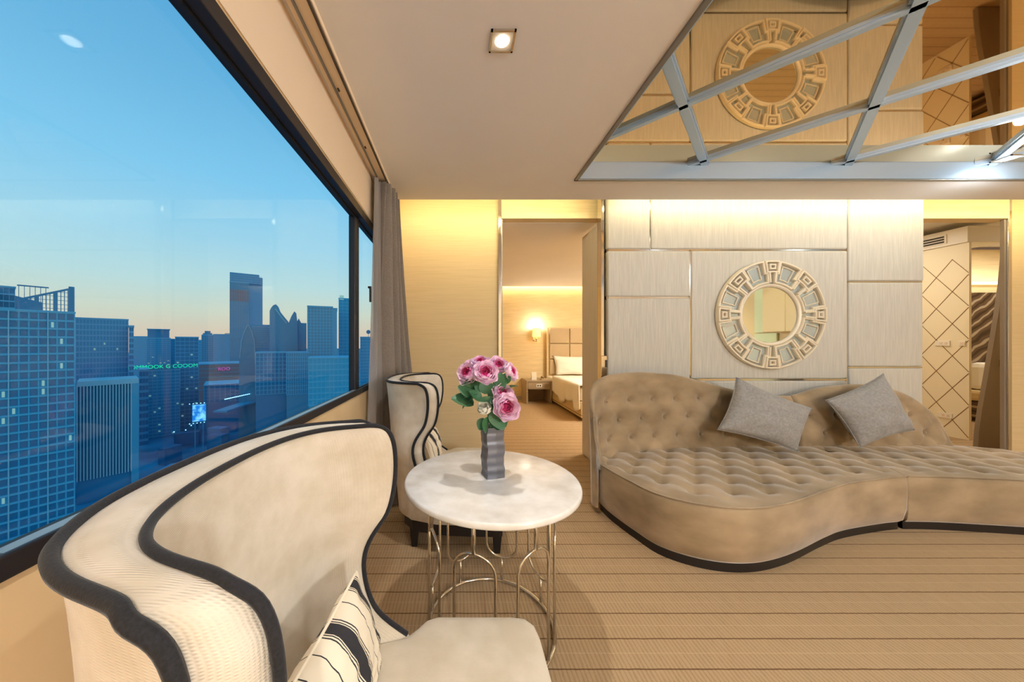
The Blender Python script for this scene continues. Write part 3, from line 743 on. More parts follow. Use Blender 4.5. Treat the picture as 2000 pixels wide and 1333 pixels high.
for k in range(8):
    a0 = 90 - 45 * k; wide = k % 2 == 1
    ho = 9.5 if wide else 7.0; hi = 6 if wide else 4.2
    bm = bmesh.new()
    polar_bars(bm, [([(R1, a0 - ho), (R1, a0 + ho), (.405, a0 + ho), (.405, a0 - ho)], True),
                    ([(R1 - .03, a0 - ho * .42), (R1 - .03, a0 + ho * .42), (.435, a0 + ho * .42), (.435, a0 - ho * .42)], True),
                    ([(.400, a0 - hi), (R0, a0 - hi * .95)], False), ([(.400, a0 + hi), (R0, a0 + hi * .95)], False)], .0105, -.008, -.050)
    finish('key_block', bm, M['champagne'], t)
    n_o, n_i = (9.5, 6.2) if not wide else (12, 8.5)
    m_o, m_i = (12, 8.5) if not wide else (9.5, 6.2)
    A0, A1 = a0 - 45 + m_o, a0 - n_o; B0, B1 = a0 - 45 + m_i, a0 - n_i
    bm = bmesh.new()
    polar_bars(bm, [([(R1, A0), (R1, A1), (.425, A1), (.395, A1), (.395, B1 + .1), (R0, B1), (R0, B0), (.395, B0 - .1), (.395, A0), (.425, A0)], True)], .0105, -.008, -.042)
    polar_bars(bm, [([(R1 - .034, A0 + 5), (R1 - .034, A1 - 5), (.345, A1 - 5), (.345, A0 + 5)], True)], .005, -.008, -.024)
    finish('key_frame', bm, M['champagne'], t)

# ------------------------------------------------------------------ tufted kidney sofa
BS_X, BS_Y = .225, .155
def tuft(x, y, depth=.036):
    """pillowed diamond tufting; buttons where both p and q are whole"""
    p = x / BS_X + y / (2 * BS_Y); q = x / BS_X - y / (2 * BS_Y)
    s = (abs(math.sin(PI * p)) * abs(math.sin(PI * q))) ** .45
    dp = p - round(p); dq = q - round(q)
    dx = (dp + dq) / 2 * BS_X; dy = (dp - dq) * BS_Y
    d = math.hypot(dx, dy)
    return depth * .32 * (s - 1) - depth * .85 * math.exp(-(d / .030) ** 2) - depth * .35 * math.exp(-(d / .07) ** 2)
def buttons(x0, x1, y0, y1):
    out = []
    for i in range(int(y0 / BS_Y) - 2, int(y1 / BS_Y) + 3):
        y = i * BS_Y
        for j in range(int(x0 / BS_X) - 2, int(x1 / BS_X) + 3):
            x = (j + (.5 if i % 2 else 0)) * BS_X
            if x0 < x < x1 and y0 < y < y1: out.append((x, y))
    return out
bmb = bmesh.new(); bmesh.ops.create_uvsphere(bmb, u_segments=8, v_segments=5, radius=.010); BTN = bpy.data.meshes.new('button'); 
for v in bmb.verts: v.co.z *= .55
bmb.to_mesh(BTN); bmb.free(); BTN.materials.append(M['velvet'])
sofa = empty('sofa', (2.9, 2.6, 0), label='curved kidney-shaped button-tufted beige velvet sofa along the padded wall', cat='sofa')
SO = Vector((2.9, 2.6, 0))
def S(p): return (p[0] - SO.x, p[1] - SO.y, p[2])
F1 = [(1.085, 2.56), (1.098, 2.40), (1.15, 2.18), (1.225, 1.985), (1.407, 1.857), (1.645, 1.822), (1.935, 1.890), (2.326, 2.055), (2.58, 2.15), (2.92, 2.228), (3.10, 2.257)]
R1_ = [(1.12, 2.66), (1.25, 2.76), (1.5, 2.83), (1.9, 2.92), (2.4, 2.97), (3.0, 2.98), (3.22, 2.98)]
F2 = [(3.103, 2.257), (3.365, 2.246), (3.814, 2.19), (4.2, 2.13), (4.55, 2.22), (4.72, 2.42), (4.76, 2.62)]
R2_ = [(3.223, 2.98), (3.6, 2.98), (4.0, 2.98), (4.3, 2.96), (4.5, 2.90), (4.66, 2.80), (4.74, 2.70)]
SEAT = .383
def seat_module(Fp, Rp, nu, nv, name, ends):
    Fc = catmull([(*p, 0) for p in Fp], nu); Rc = catmull([(*p, 0) for p in Rp], nu)
    part = empty(name, parent_none) if False else None
    bm = bmesh.new(); P = []
    def hz(x, y, e):
        k = min(1, e / .10)
        return SEAT + .020 * k + tuft(x, y) * min(1, max(0, (e - .05) / .08))
    cz = lambda i, j: None
    for i in range(nu):
        row = []
        a, b = Fc[i], Rc[i]; wdt = (b - a).length
        el = (Fc[i] - Fc[0]).length if ends[0] else 9; er = (Fc[i] - Fc[-1]).length if ends[1] else 9
        for j in range(nv + 1):
            v = j / nv; p = a.lerp(b, v)
            e = min(v * wdt, (1 - v) * wdt + .04)
            row.append(S((p.x, p.y, hz(p.x, p.y, e) if 0 < j < nv else SEAT)))
        P.append(row)
    grid(bm, P); top = finish('seat_top', bm, M['velvet'], sofa, smooth=True)
    if name == 'left': top.data.name = 'seat_top'
    # upholstered side band
    loop = list(Fc) + list(reversed(Rc)); out = []
    loop2 = [(p.x, p.y) for p in loop]
    bm = bmesh.new()
    rings = [[S((x, y, z)) for x, y in inset(loop2, d)] for d, z in ((.02, SEAT), (.004, SEAT - .004), (-.004, SEAT - .02), (-.006, .30), (-.002, .16), (.012, .075), (.03, .055), (.05, .055))]
    V = grid(bm, rings, closed_v=True); bm.faces.new(V[-1])
    finish('seat_side', bm, M['velvet'], sofa, smooth=True)
    bm = bmesh.new(); tube(bm, [S((p.x, p.y, SEAT + .001)) for p in Fc], .0045, 6); finish('seam_welt', bm, M['velvet'], sofa, smooth=True)
    bm = bmesh.new(); poly = inset(loop2, .035); poly_prism(bm, [(x - SO.x, y - SO.y) for x, y in poly], 0, .056); finish('plinth', bm, M['black_wood'], sofa)
    # buttons
    x0 = min(p.x for p in Fc); x1 = max(max(p.x for p in Fc), max(p.x for p in Rc))
    def inside(x, y):
        c = False; n = len(loop2)
        for i in range(n):
            (xa, ya), (xb, yb) = loop2[i], loop2[i - 1]
            if (ya > y) != (yb > y) and x < (xb - xa) * (y - ya) / (yb - ya) + xa: c = not c
        return c
    for (x, y) in buttons(x0, x1, 1.8, 2.9):
        if all(inside(x + dx, y + dy) for dx, dy in ((.07, 0), (-.07, 0), (0, .07), (0, -.08), (.05, -.06), (-.05, -.06))):
            o = link('button', BTN, sofa); o.location = S((x, y, SEAT + .02 + tuft(x, y) + .003))
seat_module(F1, R1_, 190, 64, 'left', (0, 0)); seat_module(F2, R2_, 150, 56, 'right', (0, 0))
# backrest: two shells that meet in a valley
BK = catmull([(1.098, 2.455, 0), (1.125, 2.54, 0), (1.20, 2.62, 0), (1.37, 2.70, 0), (1.7, 2.775, 0), (2.2, 2.84, 0), (3.0, 2.865, 0), (3.8, 2.87, 0), (4.50, 2.88, 0)], 401)
BL = [0]
for i in range(1, 401): BL.append(BL[-1] + (BK[i] - BK[i - 1]).length)
TOP = [(0, .74), (.05, .86), (.12, .945), (.22, 1.00), (.35, 1.035), (.62, 1.05), (.80, 1.04), (1.0, 1.018), (1.25, .955), (1.5, .89), (1.78, .845), (2.02, .825), (2.12, .842), (2.3, .895), (2.55, .925), (2.75, .925), (2.98, .885), (3.18, .79), (3.36, .63), (3.46, .45), (3.48, .40)]
def back_shell(s0, s1, name):
    n = max(20, int((s1 - s0) / .014)); m = 46; P = []
    for i in range(n + 1):
        s = s0 + (s1 - s0) * i / n; k = 0
        while k < 399 and BL[k + 1] < s: k += 1
        f = min(1, max(0, (s - BL[k]) / (BL[k + 1] - BL[k]))); p = BK[k].lerp(BK[min(k + 1, 400)], f)
        a, b = BK[max(k - 4, 0)], BK[min(k + 5, 400)]; tg = (b - a).normalized(); nr = Vector((-tg.y, tg.x, 0))      # nr points to the wall
        zt = sinterp(TOP, s); row = []; z0 = .345; th = .035 + .065 * min(1, s / .45)
        e_s = min(s - s0, s1 - s)
        sx = .03 * (1 - min(1, e_s / .03)) ** 2
        hh = zt - z0
        for j in range(m + 1):
            v = j / m; z = z0 + (hh - .055) * v; lean = .05 * v ** 1.2
            e = min(e_s, (1 - v) * hh)
            d = tuft(s + .05, (z - .04), .036) * min(1, max(0, (e - .02) / .06))
            q = p + nr * (lean - d + sx); row.append(S((q.x, q.y, z)))
        lean = .05
        for q_ in range(1, 9):      # rolled top edge
            a_ = PI * q_ / 8; y_ = lean + (th / 2) * (1 - math.cos(a_)); z = zt - .055 + .055 * math.sin(a_)
            q = p + nr * (y_ + sx * math.cos(a_)); row.append(S((q.x, q.y, z)))
        for v in (.7, .4, .0):
            q = p + nr * (lean + th - .02 * (1 - v) - sx); row.append(S((q.x, q.y, max(.06, z0 + (hh - .055) * v if v else .06))))
        P.append(row)
    bm = bmesh.new(); V = grid(bm, P); bm.faces.new(V[0][::-1]); bm.faces.new(V[-1])
    finish(name, bm, M['velvet'], sofa, smooth=True)
    for (s, z) in buttons(s0 + .05, s1 + .05, .36, 1.0):
        s -= .05; z += .04
        if s - s0 < .07 or s1 - s < .07 or z > sinterp(TOP, s) - .10 or z < .44: continue
        k = 0
        while BL[k + 1] < s: k += 1
        p = BK[k]; tg = (BK[k + 1] - BK[k]).normalized(); nr = Vector((-tg.y, tg.x, 0)); zt = sinterp(TOP, s)
        v = (z - .345) / (zt - .4); q = p + nr * (.05 * v ** 1.2 + .026 - .004)
        o = link('button', BTN, sofa); o.location = S(q + Vector((0, 0, z))); o.rotation_euler = (PI / 2, 0, math.atan2(tg.y, tg.x))
back_shell(0, 2.05, 'backrest'); back_shell(2.055, 3.475, 'backrest')
# cushions on the sofa
o = cushion_mesh([(2.387, 2.80, 1.01), (2.996, 2.76, .752), (2.747, 2.64, .425), (2.112, 2.655, .60)], .105, M['greyfab'], 'scatter_cushion', 30, 1)
tag(o, 'grey scatter cushion tilted against the middle of the sofa back, first from the bedroom doorway', 'cushion', 'grey scatter cushions on the sofa')
o = cushion_mesh([(3.13, 2.78, .817), (3.67, 2.82, 1.04), (3.805, 2.72, .579), (3.296, 2.68, .447)], .105, M['greyfab'], 'scatter_cushion', 30, 9)
tag(o, 'grey scatter cushion standing on its corner at the low right part of the sofa back', 'cushion', 'grey scatter cushions on the sofa')

# ------------------------------------------------------------------ round side table
TX, TY, TR = .158, 1.512, .3945
t = empty('side_table', (TX, TY, 0), label='round white marble side table on a chrome arched base', cat='table')
bm = bmesh.new(); lathe(bm, [(TR - .012, .654), (TR - .002, .658), (TR, .664), (TR, .674), (TR - .003, .680), (TR - .008, .682), (.001, .682)], 96)
finish('table_top', bm, M['marble'], t, smooth=True)
o = t.children[0] if t.children else None
RB = .283
bm = bmesh.new(); tube(bm, [(RB * math.cos(a), RB * math.sin(a), .009) for a in [2 * PI * k / 72 for k in range(72)]], .009, 8, closed=True); finish('base_ring', bm, M['nickel'], t, smooth=True)
bm = bmesh.new(); tube(bm, [(RB * math.cos(a), RB * math.sin(a), .648) for a in [2 * PI * k / 72 for k in range(72)]], .006, 8, closed=True); finish('top_ring', bm, M['nickel'], t, smooth=True)
def cyl(th, z, r=RB): return (r * math.sin(th), -r * math.cos(th), z)     # th measured from the side facing the camera
HW = math.radians(17)
rr = RB * HW
def arch(c, zc, sgn, zend):
    pts = [cyl(c - HW, zend), cyl(c - HW, zc)]
    pts += [cyl(c - HW * math.cos(a), zc + sgn * rr * math.sin(a)) for a in [PI * q / 14 for q in range(1, 14)]]
    return pts + [cyl(c + HW, zc), cyl(c + HW, zend)]
for deg in (-71, -19.5, 32, 83):
    c = math.radians(deg); bm = bmesh.new(); tube(bm, arch(c, .50 - rr, 1, .012), .0062, 8); tube(bm, [cyl(c, .50), cyl(c, .655)], .0085, 8); finish('arch_rod', bm, M['nickel'], t, smooth=True)
for deg in (114, 162, 209, 256):
    c = math.radians(deg); bm = bmesh.new(); tube(bm, arch(c, .135 + rr, -1, .655), .0062, 8); tube(bm, [cyl(c, .135), cyl(c, .012)], .0062, 8); finish('hanging_loop_rod', bm, M['nickel'], t, smooth=True)
# vase: square, wavy
VXc, VYc, VZ = .168, 1.532, .682
bm = bmesh.new(); P = []
n = 60
for i in range(n + 1):
    v = i / n; z = .232 * v; row = []
    sway = .0025 * math.sin(v * 2 * PI * 2.2); hw = .0415 + .0008 * math.sin(v * 2 * PI * 6 + 1)
    hw2 = .040 + .0008 * math.sin(v * 2 * PI * 6 + 1.8)
    for (sx, sy) in ((-1, -1), (0, -1.06), (1, -1), (1.06, 0), (1, 1), (0, 1.06), (-1, 1), (-1.06, 0)):
        a = math.radians(16); x = sx * hw; y = sy * hw2
        row.append((x * math.cos(a) - y * math.sin(a) + sway, x * math.sin(a) + y * math.cos(a), z))
    P.append(row)
inner = [[(p[0] * .86, p[1] * .86, .232 - .06 * q) for p in P[-1]] for q in (0, 1)]
V = grid(bm, P + inner, closed_v=True); bm.faces.new(V[0][::-1]); bm.faces.new(V[-1])
o = finish('vase', bm, M['vase']); o.location = (VXc, VYc, VZ + .0005); tag(o, 'square wavy grey metal vase on the marble table', 'vase')

# ------------------------------------------------------------------ roses
def petal_mesh(w, h, cup, curl, seed, m):
    bm = bmesh.new(); nu, nv = 7, 7; P = []
    for i in range(nv + 1):
        v = i / nv; row = []
        ww = w * (math.sin(PI * (v * .78 + .12)) ** .8)
        for j in range(nu + 1):
            u = -1 + 2 * j / nu
            x = u * ww; z = h * v - .12 * h * u * u * v; y = cup * (1 - u * u) * math.sin(PI * v * .8) - curl * v ** 3 * 1.0 - cup * .6
            y += .0016 * noise.noise((u * 3 + seed, v * 3, seed * 7.3)) * 3 * v
            row.append((x, -y, z))
        P.append(row)
    grid(bm, P); me = bpy.data.meshes.new('petal'); bm.to_mesh(me); bm.free(); me.materials.append(m)
    me.polygons.foreach_set('use_smooth', [True] * len(me.polygons)); return me
def leaf_mesh(l, w):
    bm = bmesh.new(); P = []
    for i in range(9):
        v = i / 8; ww = w * math.sin(PI * min(1, v * .92 + .04)) ** .75 * (1 - .25 * v)
        P.append([(u * ww + (.001 if i % 2 else -.001) * abs(u) * u, l * v, -.18 * l * v * v + abs(u) * ww * .25) for u in (-1, -.5, 0, .5, 1)])
    grid(bm, P); me = bpy.data.meshes.new('leaf'); bm.to_mesh(me); bm.free(); me.materials.append(M['leaf'])
    me.polygons.foreach_set('use_smooth', [True] * len(me.polygons)); return me
PET = {}
for key, mm in (('o', M['petal_out']), ('m', M['petal_mid']), ('i', M['petal_in']), ('w', M['petal_white'])):
    PET[key] = [petal_mesh(.5, .8, .20, .16, s, mm) for s in (1, 2, 3)]
LEAF = leaf_mesh(1, .50)
def aim(d):
    return Vector((0, 0, 1)).rotation_difference(Vector(d).normalized()).to_matrix().to_4x4()
def rose(pos, R, d, label, white=False, leaves=(), layers=None):
    base = Vector((VXc + random.uniform(-.012, .012), VYc + random.uniform(-.012, .012), VZ + .02))
    t = empty('rose', base, label=label, cat='flower', group='roses in the vase')
    rnd = random.Random(int(pos[0] * 1e4) + int(pos[2] * 1e3)); cen = Vector(pos) - base; D = aim(d)
    dv = Vector(d).normalized(); under = cen - dv * R * .42
    neck = Vector((0.0, 0.0, .22)); mid = neck.lerp(under, .55) + Vector((0, 0, .015))
    pts = catmull([(0, 0, 0), neck, mid, under], 14)
    bm = bmesh.new(); tube(bm, pts, .0022, 6)
    finish('stem', bm, M['stem'], t, smooth=True)
    bm = bmesh.new(); lathe(bm, [(.001, -.01), (R * .16, -.002), (R * .22, R * .12), (R * .1, R * .2)], 8); o = finish('flower_base', bm, M['stem'], t, smooth=True)
    o.matrix_local = Matrix.Translation(under) @ D
    spec = layers or [(7, 82, 1.0, 'o'), (7, 66, .95, 'o'), (6, 52, .86, 'o'), (6, 42, .76, 'm'), (6, 33, .66, 'i'), (5, 22, .56, 'i'), (4, 10, .46, 'i')]
    if white: spec = [(5, 48, .9, 'w'), (5, 30, .9, 'w'), (4, 16, .85, 'w'), (3, 6, .7, 'w')]
    for li, (n, tilt, sc, key) in enumerate(spec):
        for k in range(n):
            a = 2 * PI * k / n + li * .7 + rnd.uniform(-.15, .15)
            tl = math.radians(tilt + rnd.uniform(-7, 7))
            s = R * sc * rnd.uniform(.92, 1.08)
            o = link('petal', PET['w' if white else key][rnd.randrange(3)], t)
            off = R * (.02 + .012 * (7 - li))
            o.matrix_local = Matrix.Translation(under) @ D @ Matrix.Rotation(a, 4, 'Z') @ Matrix.Translation((0, -off, R * .10)) @ Matrix.Rotation(tl, 4, 'X') @ Matrix.Scale(s * (1.15 if tilt > 30 else 1), 4)
    for (lp, ls, ld) in leaves:
        o = link('leaf', LEAF, t); q = Vector(lp) - base
        o.matrix_local = Matrix.Translation(q) @ Vector((0, 1, 0)).rotation_difference(Vector(ld).normalized()).to_matrix().to_4x4() @ Matrix.Rotation(rnd.uniform(-.6, .6), 4, 'Y') @ Matrix.Scale(ls, 4)
def at(px, py, y): return ((px - VX) * y / F, y, H + (VY - py) * y / F)
YF = 1.45
def lf(px, py, px2, py2, y=YF, dy=-.01, k=1.1):
    a = Vector(at(px, py, y)); b = Vector(at(px2, py2, y + dy)); return (a, (b - a).length * k, b - a)
rose(at(914, 728, 1.46), .062, (-.55, -.75, .45), 'large pale pink rose with magenta heart at the far left of the bunch',
     leaves=[lf(921, 758, 917, 735), lf(930, 772, 900, 755), lf(925, 790, 888, 775), lf(930, 775, 903, 792), lf(935, 768, 908, 772, 1.44)])
rose(at(938, 707, 1.56), .050, (-.15, -.5, .9), 'small pink rose at the top of the bunch, turned upwards')
rose(at(948, 728, 1.40), .062, (0, -.85, .55), 'large pink rose facing the front in the upper middle of the bunch',
     leaves=[lf(950, 770, 947, 742), lf(958, 775, 968, 752), lf(940, 765, 930, 745), lf(940, 782, 922, 765, 1.42)])
rose(at(973, 713, 1.52), .052, (.2, -.8, .6), 'pink rose between the upright ones, just behind the front rose',
     leaves=[lf(972, 755, 978, 732), lf(966, 762, 985, 742)])
rose(at(998, 727, 1.47), .050, (.75, -.5, .35), 'lavender pink rose leaning outwards on the right of the bunch',
     leaves=[lf(985, 762, 1007, 752), lf(985, 750, 992, 730)])
rose(at(982, 768, 1.43), .050, (.1, -.8, .6), 'deep pink rose sitting directly above the lowest large rose')
rose(at(989, 796, 1.37), .066, (.22, -.92, .22), 'lowest large open pink rose with magenta heart, right of the white rose',
     leaves=[lf(968, 795, 978, 835, 1.40), lf(960, 790, 986, 828, 1.42)])
rose(at(946, 800, 1.38), .052, (-.1, -.6, .75), 'small white rosebud low in the bunch above the vase rim', white=True,
     leaves=[lf(955, 815, 945, 842, 1.40), lf(946, 818, 936, 838, 1.41), lf(940, 792, 955, 778, 1.41), lf(960, 800, 975, 835, 1.41), lf(965, 825, 990, 820, 1.43), lf(945, 785, 965, 782)])

# ------------------------------------------------------------------ wing armchairs
OUT = [(-.55, 0), (-.548, .08), (-.536, .16), (-.512, .22), (-.477, .272), (-.43, .308), (-.38, .33), (-.33, .344), (-.28, .356), (-.235, .368)]
INN = [(-.458, 0), (-.455, .07), (-.445, .13), (-.428, .185), (-.402, .23), (-.37, .262), (-.33, .284), (-.29, .298), (-.25, .310), (-.22, .320)]
TIP = [(.18, -.06), (.30, -.07), (.40, -.10), (.434, -.145), (.47, -.20), (.50, -.242), (.545, -.268), (.60, -.284), (.65, -.290), (.70, -.280), (.75, -.252), (.79, -.220), (.83, -.208), (.87, -.200), (.93, -.195), (.97, -.197), (1.0, -.200), (1.02, -.208), (1.035, -.214), (1.045, -.228), (1.052, -.248)]
CYc = .66
def armchair_parts(t):
    NZ, NS = 54, 44
    zs = [.19 + (1.0 - .19) * (i / 48) for i in range(49)] + [1.01, 1.02, 1.03, 1.037, 1.043, 1.047, 1.050, 1.052]
    Oc = catmull([(x, w, 0) for x, w in OUT], NS + 1); Ic = catmull([(x, w, 0) for x, w in INN], NS + 1)
    def outp(s, z, side):
        p = Oc[s]; bx = -.47 + (-.08) * ((z - .19) / .86); f = (p.x + .55) / (-.235 + .55); tip = sinterp(TIP, z)
        wsc = .90 + .10 * ((z - .19) / .86)
        rise = .012 * math.cos(PI * f / 2)
        return Vector((bx + (tip - bx) * f - .05 * max(0, f) ** 5, CYc + side * p.y * wsc, z))
    def innp(s, z, side):
        p = Ic[s]; q = max(0, (z - .4) / .65); bx = -.39 - .068 * q; f = (p.x + .458) / (-.22 + .458); tip = sinterp(TIP, z) + .010
        wsc = .94 + .06 * q
        return Vector((bx + (tip - bx) * f, CYc + side * p.y * wsc, z))
    # one skin: outer, rim, inner
    cols = [(s, 1) for s in range(NS, -1, -1)] + [(s, -1) for s in range(1, NS + 1)]
    bm = bmesh.new(); O = [[outp(s, z, sd) for s, sd in cols] for z in zs]; I = [[innp(s, z, sd) for s, sd in cols] for z in zs]
    nc = len(cols)
    topm = [[(o.lerp(i_, f) + Vector((0, 0, .010 * math.sin(PI * f) * (1 - abs(2 * c_ / (nc - 1) - 1) ** 8)))) for c_, (o, i_) in enumerate(zip(O[-1], I[-1]))] for f in (.15, .35, .5, .65, .85)]
    full = O + topm + I[::-1]
    V = grid(bm, full)
    nO = len(O); nT = len(topm); tot = len(full)
    for e in (0, -1):      # wing front edges, slightly rounded
        for i in range(nO - 1):
            a, b = V[i][e], V[i + 1][e]; c, d = V[tot - 2 - i][e], V[tot - 1 - i][e]
            fm = [bm.verts.new((p.co.lerp(q.co, .5)) + Vector((.010 if zs[i + q_] < 1.0 else .010 * max(0, (1.052 - zs[i + q_]) / .052), 0, 0))) for q_, (p, q) in enumerate(((a, d), (b, c)))] if i == 0 or True else None
            for quad in ((a, fm[0], fm[1], b), (fm[0], d, c, fm[1])):
                try: bm.faces.new(quad)
                except ValueError: pass
        try: bm.faces.new([V[k][e] for k in range(nO - 1, nO + nT + 1)])
        except ValueError: pass
    bmesh.ops.remove_doubles(bm, verts=bm.verts, dist=1e-5)
    finish('wing_back', bm, M['linen'], t, smooth=True)
    # black piping along outer and inner edges
    for nm, fn, zmin, r in (('outer_piping', outp, .40, .0085), ('inner_piping', innp, .44, .0070)):
        pts = []
        zl = [z for z in zs if z >= zmin]
        pts += [fn(NS, z, 1) + Vector((.003, .003, 0)) for z in zl]
        pts += [fn(s, zs[-1], sd) + Vector((0, 0, .004)) for s, sd in cols[1:-1]]
        pts += [fn(NS, z, -1) + Vector((.003, -.003, 0)) for z in reversed(zl)]
        for _ in range(4): pts = [pts[0]] + [(pts[q - 1] + pts[q] * 2 + pts[q + 1]) / 4 for q in range(1, len(pts) - 1)] + [pts[-1]]
        bm = bmesh.new(); tube(bm, pts, r, 8); finish(nm, bm, M['piping'], t, smooth=True)
    # seat: body, T cushion, black base, legs
    half = [(.245, 0), (.247, .30), (.240, .345), (.215, .372), (.17, .378), (-.06, .378), (-.095, .365), (-.12, .335), (-.15, .305), (-.22, .285), (-.36, .24), (-.41, .12), (-.42, 0)]
    ccw = [(x, CYc + w) for x, w in half] + [(x, CYc - w) for x, w in half[-2:0:-1]]
    hb_ = [(.235, 0), (.237, .30), (.225, .345), (.19, .358), (0, .352), (-.2, .335), (-.36, .28), (-.43, .19), (-.455, 0)]
    body = [(x, CYc + w) for x, w in hb_] + [(x, CYc - w) for x, w in hb_[-2:0:-1]]
    bm = bmesh.new(); loft(bm, body, [(.01, .19), (0, .20), (0, .36), (.012, .372)]); finish('seat_body', bm, M['linen'], t, smooth=True)
    bm = bmesh.new(); loft(bm, ccw, [(.018, .372), (.004, .380), (0, .395), (0, .420), (.004, .434), (.012, .441)]); finish('seat_cushion', bm, M['linen_seat'], t, smooth=True)
    bm = bmesh.new(); loft(bm, body, [(.03, .12), (.02, .12), (.018, .192)]); finish('base_rail', bm, M['black_wood'], t)
    for x, w in ((.18, .29), (.18, -.29), (-.34, .22), (-.34, -.22)):
        bm = bmesh.new(); P = [[(x + a * s, CYc + w + b * s, z) for a, b in ((-1, -1), (1, -1), (1, 1), (-1, 1))] for s, z in ((.018, 0), (.028, .122))]
        V = grid(bm, P, closed_v=True); bm.faces.new(V[0][::-1]); bm.faces.new(V[1]); finish('leg', bm, M['black_wood'], t, bevel=.002)
ch = empty('armchair', (0, 0, 0), label='cream wing armchair with black piping nearest the camera, striped cushion on it', cat='armchair', group='cream wing armchairs by the window')
armchair_parts(ch)
ROT = 0.0; ch.rotation_euler = (0, 0, ROT); cc = Vector((-.2, .66, 0)); ch.location = cc - Matrix.Rotation(ROT, 3, 'Z') @ cc
cu = cushion_mesh([(-.268, .875, .690), (-.300, .47, .705), (-.215, .45, .475), (-.205, .865, .470)], .060, M['striped'], 'striped_cushion', 30, 4, pinch=.05)
tag(cu, 'cream cushion with bold black stripes on the nearest armchair', 'cushion', 'striped cushions on the armchairs')
index_kids()
c2 = copy_tree(ch); c2.rotation_euler = (0, 0, 0); c2.location = (.07, 1.67, 0); c2['label'] = 'cream wing armchair with black piping behind the marble table, by the curtain'
k2 = copy_tree(cu); k2.location = cu.location + Vector((.07, 1.67, 0)); k2['label'] = 'cream cushion with black stripes on the armchair behind the marble table'

# ------------------------------------------------------------------ the city outside
G0 = -70.0
struct('ground', [(-2500, 2500, 60, 4500, G0 - 1, G0), (-2500, -40, -800, 60, G0 - 1, G0)], M['cityground'])
def frame_of(pl, pr, Dm):
    xm = (pl + pr) / 2; a = (xm - VX) / F; C0 = Vector((a * Dm, Dm)); p = Vector((1, -a)).normalized()
    tt = []
    for px in (pl, pr):
        al = (px - VX) / F; tt.append((al - a) * Dm / (p.x - al * p.y))
    return C0, math.atan2(p.y, p.x), (tt[1] - tt[0]) / 2
FOOT = []
def zat(py, Dm): return H + (VY - py) * Dm / F
def building(pl, pr, yt, Dm, depth, label, body, nfl, ncol, band='cityline', bandw=.35, colw=.12, ybot=None, lit=0, pieces=False, roof=True, name='office_tower', dist=.25):
    C0, ang, hw = frame_of(pl, pr, Dm); zt = zat(yt, Dm)
    t = empty(name, (C0.x, C0.y, G0), ang, label=label, cat='building')
    FOOT.append((C0.x - math.sin(ang) * depth / 2, C0.y + math.cos(ang) * depth / 2, math.hypot(hw, depth / 2)))
    h = zt - G0
    boxo('wall', (-hw, hw, 0, depth, 0, h), M[body], t)
    zb = (zat(ybot, Dm) - G0) if ybot else 2; zb = max(zb, 1)
    fh = (h - zb) / nfl; cw = 2 * hw / ncol
    if pieces:
        for i in range(nfl + 1): boxo('floor_band', (-hw - .05, hw + .05, -dist * 1.6, .0, zb + fh * i - fh * bandw / 2, zb + fh * i + fh * bandw / 2), M[band], t)
    elif bandw:
        bm = bmesh.new()
        for i in range(nfl + 1):
            box(bm, -hw - .05, hw + .05, -dist, depth + dist, zb + fh * i - fh * bandw / 2, zb + fh * i + fh * bandw / 2)
        o = finish('floor_bands', bm, M[band], t); o['kind'] = 'stuff'
    if colw:
        if pieces:
            for i in range(ncol + 1): boxo('pillar', (-hw + cw * i - cw * colw / 2, -hw + cw * i + cw * colw / 2, -dist * (2.4 if i % 4 == 0 else 1.3), 0, zb, h), M['citypale' if i % 4 == 0 else band], t)
        else:
            bm = bmesh.new()
            for i in range(ncol + 1): box(bm, -hw + cw * i - cw * colw / 2, -hw + cw * i + cw * colw / 2, -dist * 1.4, 0, zb, h)
            o = finish('facade_fins', bm, M['citypale' if colw > .3 else band], t); o['kind'] = 'stuff'
    rnd = random.Random(int(pl * 7 + yt))
    if pieces:
        bmw = bmesh.new(); box(bmw, -.5, .5, -.5, .5, -.5, .5); WM = bpy.data.meshes.new('window'); bmw.to_mesh(WM); bmw.free(); WM.materials.append(M['citydark'])
        WL = WM.copy(); WL.materials.clear(); WL.materials.append(M['litwin'])
        for i in range(nfl):
            for j in range(ncol):
                lt = rnd.random() < lit
                o = link('window', WL if lt else WM, t); o.location = (-hw + cw * (j + .5), -.05, zb + fh * (i + .5)); o.scale = (cw * (.3 if lt else .62), .2, fh * (1 - bandw) * .8)
    else:
        if lit:
            bm = bmesh.new()
            for q in range(lit):
                i, j = rnd.randrange(nfl), rnd.randrange(ncol); x = -hw + cw * (j + .5); z = zb + fh * (i + .5); box(bm, x - cw * .25, x + cw * .25, -dist * .5, .05, z - fh * .2, z + fh * .2)
            o = finish('lit_windows', bm, M['litwin'], t); o['kind'] = 'stuff'
    if roof: boxo('roof_edge', (-hw - .3, hw + .3, -.5, depth + .4, h, h + max(.6, Dm * .003)), M[band], t)
    return t, hw, h, depth
# nearest residential tower
t, hw, h, dp = building(-60, 153, 608, 120, 16, 'tall residential tower with lattice crown at the left edge of the window view', 'city1', 26, 11, bandw=.2, colw=.12, ybot=1075, lit=.04, pieces=True, dist=.22)
o_ = lambda px, pl=-60, pr=153: -hw + 2 * hw * (px - pl) / (pr - pl)
